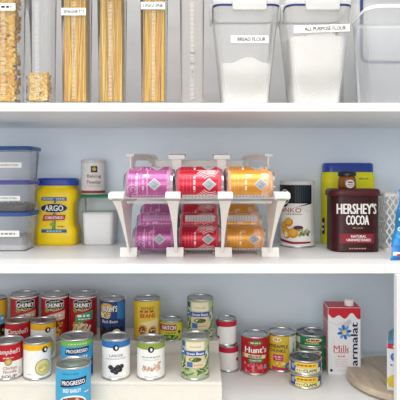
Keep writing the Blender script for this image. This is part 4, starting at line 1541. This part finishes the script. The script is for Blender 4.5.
def flour_bin(pxl, pxr, bl, br, label, txt, fill, lab_y, lab_l, lab_r, D=1.213, flour_label='', name='flour_bin', slant=0.0):
    k = D / F
    wt, wb = (pxr - pxl) * k, (br - bl) * k
    dt, db = wt * .92, wb * .92
    X = ((bl + br) / 2 - 200) * k
    Y = D + .150 * .5
    Hh = .232
    dt, db = .150, .112
    t = thing(name, label, 'flour bin', (X, D + .075, Z_UP), 0, 'clear flour bins with clip lids')
    cxo = ((pxl + pxr) / 2 - (bl + br) / 2) * k
    m = MB()
    m.loft([(.0005, wb - .012, db - .012, .014), (.004, wb, db, .016), (.100, wb + (wt - wb) * .42, db + (dt - db) * .42, .018), (.206, wb + (wt - wb) * .90, db + (dt - db) * .90, .020), (.210, wt - .004, dt - .002, .020), (Hh, wt, dt, .020)], BIN, cap1=False)
    m.build('bin_body', t)
    m = MB()
    m.loft([(Hh + .001, wt + .003, dt + .003, .022), (Hh + .012, wt + .003, dt + .003, .022), (Hh + .016, wt - .004, dt - .004, .020)], clear_mat('frosted_lid', '#f6f6f6', .45))
    lid_o = m.build('lid', t)
    m = MB()
    m.loft([(Hh - .004, wt + .001, dt + .001, .021), (Hh + .001, wt + .002, dt + .002, .021)], RIMB, cap0=False, cap1=False)
    m.build('gasket', lid_o)
    m = MB()
    CL = clear_mat('clip_plastic', '#f8f6f2', .30)
    m.loft([(Hh - .014, .074, .004, .0015), (Hh - .011, .080, .005, .002), (Hh + .016, .080, .005, .002)], CL, cx=.006, cy=-dt / 2 - .0035)
    m.build('clip', t)
    for sgn in (-1, 1):
        m = MB()
        m.loft([(Hh - .026, .004, .050, .0015), (Hh - .018, .006, .060, .002), (Hh + .014, .006, .060, .002)], CL, cx=sgn * (wt / 2 + .004), cy=0)
        m.build('clip', t)
    fy = lambda v: -(db + (dt - db) * v / .22) / 2 - .0012
    lv = (103 - lab_y) * k
    m = MB(flat(fy))
    u0, u1 = (lab_l - (bl + br) / 2) * k, (lab_r - (bl + br) / 2) * k
    m.poly([(u0, lv - .0085 - slant), (u1, lv - .0085 + slant), (u1, lv + .0085 + slant), (u0, lv + .0085 - slant)], W, .0004)
    m.text(txt, (u0 + u1) / 2 + (.008 if slant else .004), lv, .0085, INK, w=(u1 - u0) * .74, h=.0010, bold=.05, rot=slant * 12)
    m.build('label', t)
    # the flour inside
    m = MB()
    N = 20
    rnd = random.Random(int(pxl))
    FM = mat('#fffaf4', .9, var=.03, scale=25, bump=.5, bump_scale=90)
    zt = fill
    m.loft([(0, wb - .016, db - .016, .012), (.004, wb - .006, db - .006, .014), (zt * .5, wb + (wt - wb) * zt * .5 / .22 - .006, db + (dt - db) * zt * .5 / .22 - .006, .016),
            (zt, wb + (wt - wb) * zt / .22 - .006, db + (dt - db) * zt / .22 - .006, .017)], FM, cap1=False)
    wq, dq = wb + (wt - wb) * zt / .22 - .008, db + (dt - db) * zt / .22 - .008
    vs, fs = [], []
    for j in range(N + 1):
        for i in range(N + 1):
            u, v = -1 + 2 * i / N, -1 + 2 * j / N
            edge = (1 - u ** 6) * (1 - v ** 6)
            z = zt + (.006 * sin(u * 3.1 + 1.2) + .004 * sin(v * 5 + u * 4) + rnd.uniform(-.0008, .0008)) * (1 if abs(u) < .97 else .4) + .004
            cq = 1 - .13 * (u * v) ** 8
            vs.append((u * wq / 2 * cq, v * dq / 2 * cq, z))
    fs = [(j * (N + 1) + i, j * (N + 1) + i + 1, (j + 1) * (N + 1) + i + 1, (j + 1) * (N + 1) + i) for j in range(N) for i in range(N)]
    m.add(vs, fs, FM, True)
    # skirt closing the uneven top to the sides
    ring = [i for i in range(N + 1)] + [(j + 1) * (N + 1) - 1 for j in range(1, N + 1)] + [N * (N + 1) + i for i in range(N - 1, -1, -1)] + [j * (N + 1) for j in range(N - 1, 0, -1)]
    sv = [vs[i] for i in ring] + [(vs[i][0] * .99, vs[i][1] * .99, zt - .012) for i in ring]
    L = len(ring)
    m.add(sv, [(i, (i + 1) % L, L + (i + 1) % L, L + i) for i in range(L)], FM, True)
    tag(m.build('flour', None, (X, D + .075, Z_UP + .002)), flour_label, 'flour', kind='stuff')


flour_bin(214, 281, 223, 270.5, 'clear flour bin labelled bread flour, about half full', 'BREAD FLOUR', .096, 38.0, 231, 269, flour_label='creamy flour half filling the bread flour bin')
flour_bin(288, 354, 296, 343.5, 'clear flour bin labelled all purpose flour, nearly full', 'ALL PURPOSE FLOUR', .158, 27.5, 294, 350, flour_label='white flour nearly filling the all purpose bin', slant=.0022)

# ------------------------------------------------------------------ frosted tub on the right, and a box behind it
TUB = clear_mat('frosted_tub', '#f9fafb', .80, .15, '#eeeff0')
k0 = 1.225 / F
t = thing('frosted_tub', 'wide frosted plastic tub standing at the right end of upper shelf', 'tub', (.520, 1.300, Z_UP), 0)
k = MB()
wt, wb, dt = .245, .222, .160
k.loft([(.0005, wb - .01, dt - .02, .020), (.005, wb, dt - .008, .026), (.17, wt - .006, dt - .004, .032), (.225, wt, dt, .034), (.228, wt + .006, dt + .006, .036), (.232, wt + .006, dt + .006, .036)], TUB, cap1=False)
k.loft([(.2255, wt + .007, dt + .007, .036), (.2335, wt + .007, dt + .007, .036), (.2335, wt + .001, dt + .001, .033)], clear_mat('tub_rim', '#f8f6f0', .2), cap0=False, cap1=False)
k.build('tub_body', t)

t = thing('storage_box', 'clear box with blue gasket standing on its end behind the frosted tub', 'storage box', (.545, 1.460, Z_UP), 0)
k = MB()
k.loft([(.0005, .250, .120, .012), (.006, .256, .126, .014), (.330, .256, .126, .014), (.336, .250, .120, .012)], clear_mat('clear_back_box', '#eef0f3', .72))
k.build('box_body', t)
k = MB(flat(-.0655))
g = mat('#16295f', .4, spec=.3)
# rounded gasket outline on the face of the lid
gx0, gx1, gz0, gz1, gr = -.1120, .1120, .136, .326, .022
path = []
for cx_, cz_, a0 in ((gx1 - gr, gz1 - gr, 0), (gx0 + gr, gz1 - gr, pi / 2), (gx0 + gr, gz0 + gr, pi), (gx1 - gr, gz0 + gr, 3 * pi / 2)):
    for i in range(7):
        a = a0 + (pi / 2) * i / 6
        path.append((cx_ + gr * cos(a), cz_ + gr * sin(a)))
path.append(path[0])
vs = [(p[0], -.0665, p[1]) for p in path]
k.tube(vs, .0042, g, 8, caps=False)
k.build('gasket', t)

# ------------------------------------------------------------------ light, world, camera
wd = bpy.data.worlds.new('room_light')
scene.world = wd
wd.use_nodes = True
nt = wd.node_tree
bg = nt.nodes['Background']
tc = nt.nodes.new('ShaderNodeTexCoord')
sp = nt.nodes.new('ShaderNodeSeparateXYZ')
rp = nt.nodes.new('ShaderNodeValToRGB')
rp.color_ramp.elements[0].position = 0.0
rp.color_ramp.elements[0].color = (.72, .73, .75, 1)
rp.color_ramp.elements[1].position = 1.0
rp.color_ramp.elements[1].color = (1.0, .99, .97, 1)
mr = nt.nodes.new('ShaderNodeMapRange')
mr.inputs['From Min'].default_value = -0.6
mr.inputs['From Max'].default_value = 0.6
nt.links.new(tc.outputs['Generated'], sp.inputs[0])
nt.links.new(sp.outputs['Z'], mr.inputs['Value'])
nt.links.new(mr.outputs['Result'], rp.inputs['Fac'])
nt.links.new(rp.outputs['Color'], bg.inputs['Color'])
bg.inputs['Strength'].default_value = 0.54


def area(name, loc, target, sx, sy, power, col=(1, 1, 1)):
    L = bpy.data.lights.new(name, 'AREA')
    L.shape = 'RECTANGLE'
    L.size, L.size_y = sx, sy
    L.energy = power
    L.color = col
    o = bpy.data.objects.new(name, L)
    COL.objects.link(o)
    o.location = loc
    o.rotation_euler = (Vector(target) - Vector(loc)).to_track_quat('-Z', 'Y').to_euler()
    return o


area('ceiling_lamp', (0.0, .93, 2.7), (0.0, 1.05, 1.2), 1.1, .07, 9.0, (1, .96, .90))
area('shelf_top_fill', (0.0, .40, 2.65), (0.0, 1.35, 1.1), 1.5, .7, 19.0, (1, .985, .965))  # added overhead fill, out of view, to brighten the shelf tops
area('front_fill', (-.35, -1.1, 1.62), (0.0, 1.5, 1.25), 1.9, 1.3, 23.5, (.985, .99, 1))  # added frontal softbox behind the camera, lifts the back wall

cam = bpy.data.cameras.new('camera')
cam.sensor_width = 36.0
cam.lens = 36.0 * F / 400.0
cam.shift_y = -26.0 / 400.0
cam.clip_start = .05
co = bpy.data.objects.new('camera', cam)
COL.objects.link(co)
co.location = (0, 0, EYE)
co.rotation_euler = (pi / 2, 0, 0)
scene.camera = co
scene.view_settings.view_transform = 'Standard'
scene.view_settings.look = 'None'
scene.view_settings.gamma = 1.07
scene.cycles.transparent_max_bounces = 24
scene.cycles.max_bounces = 10
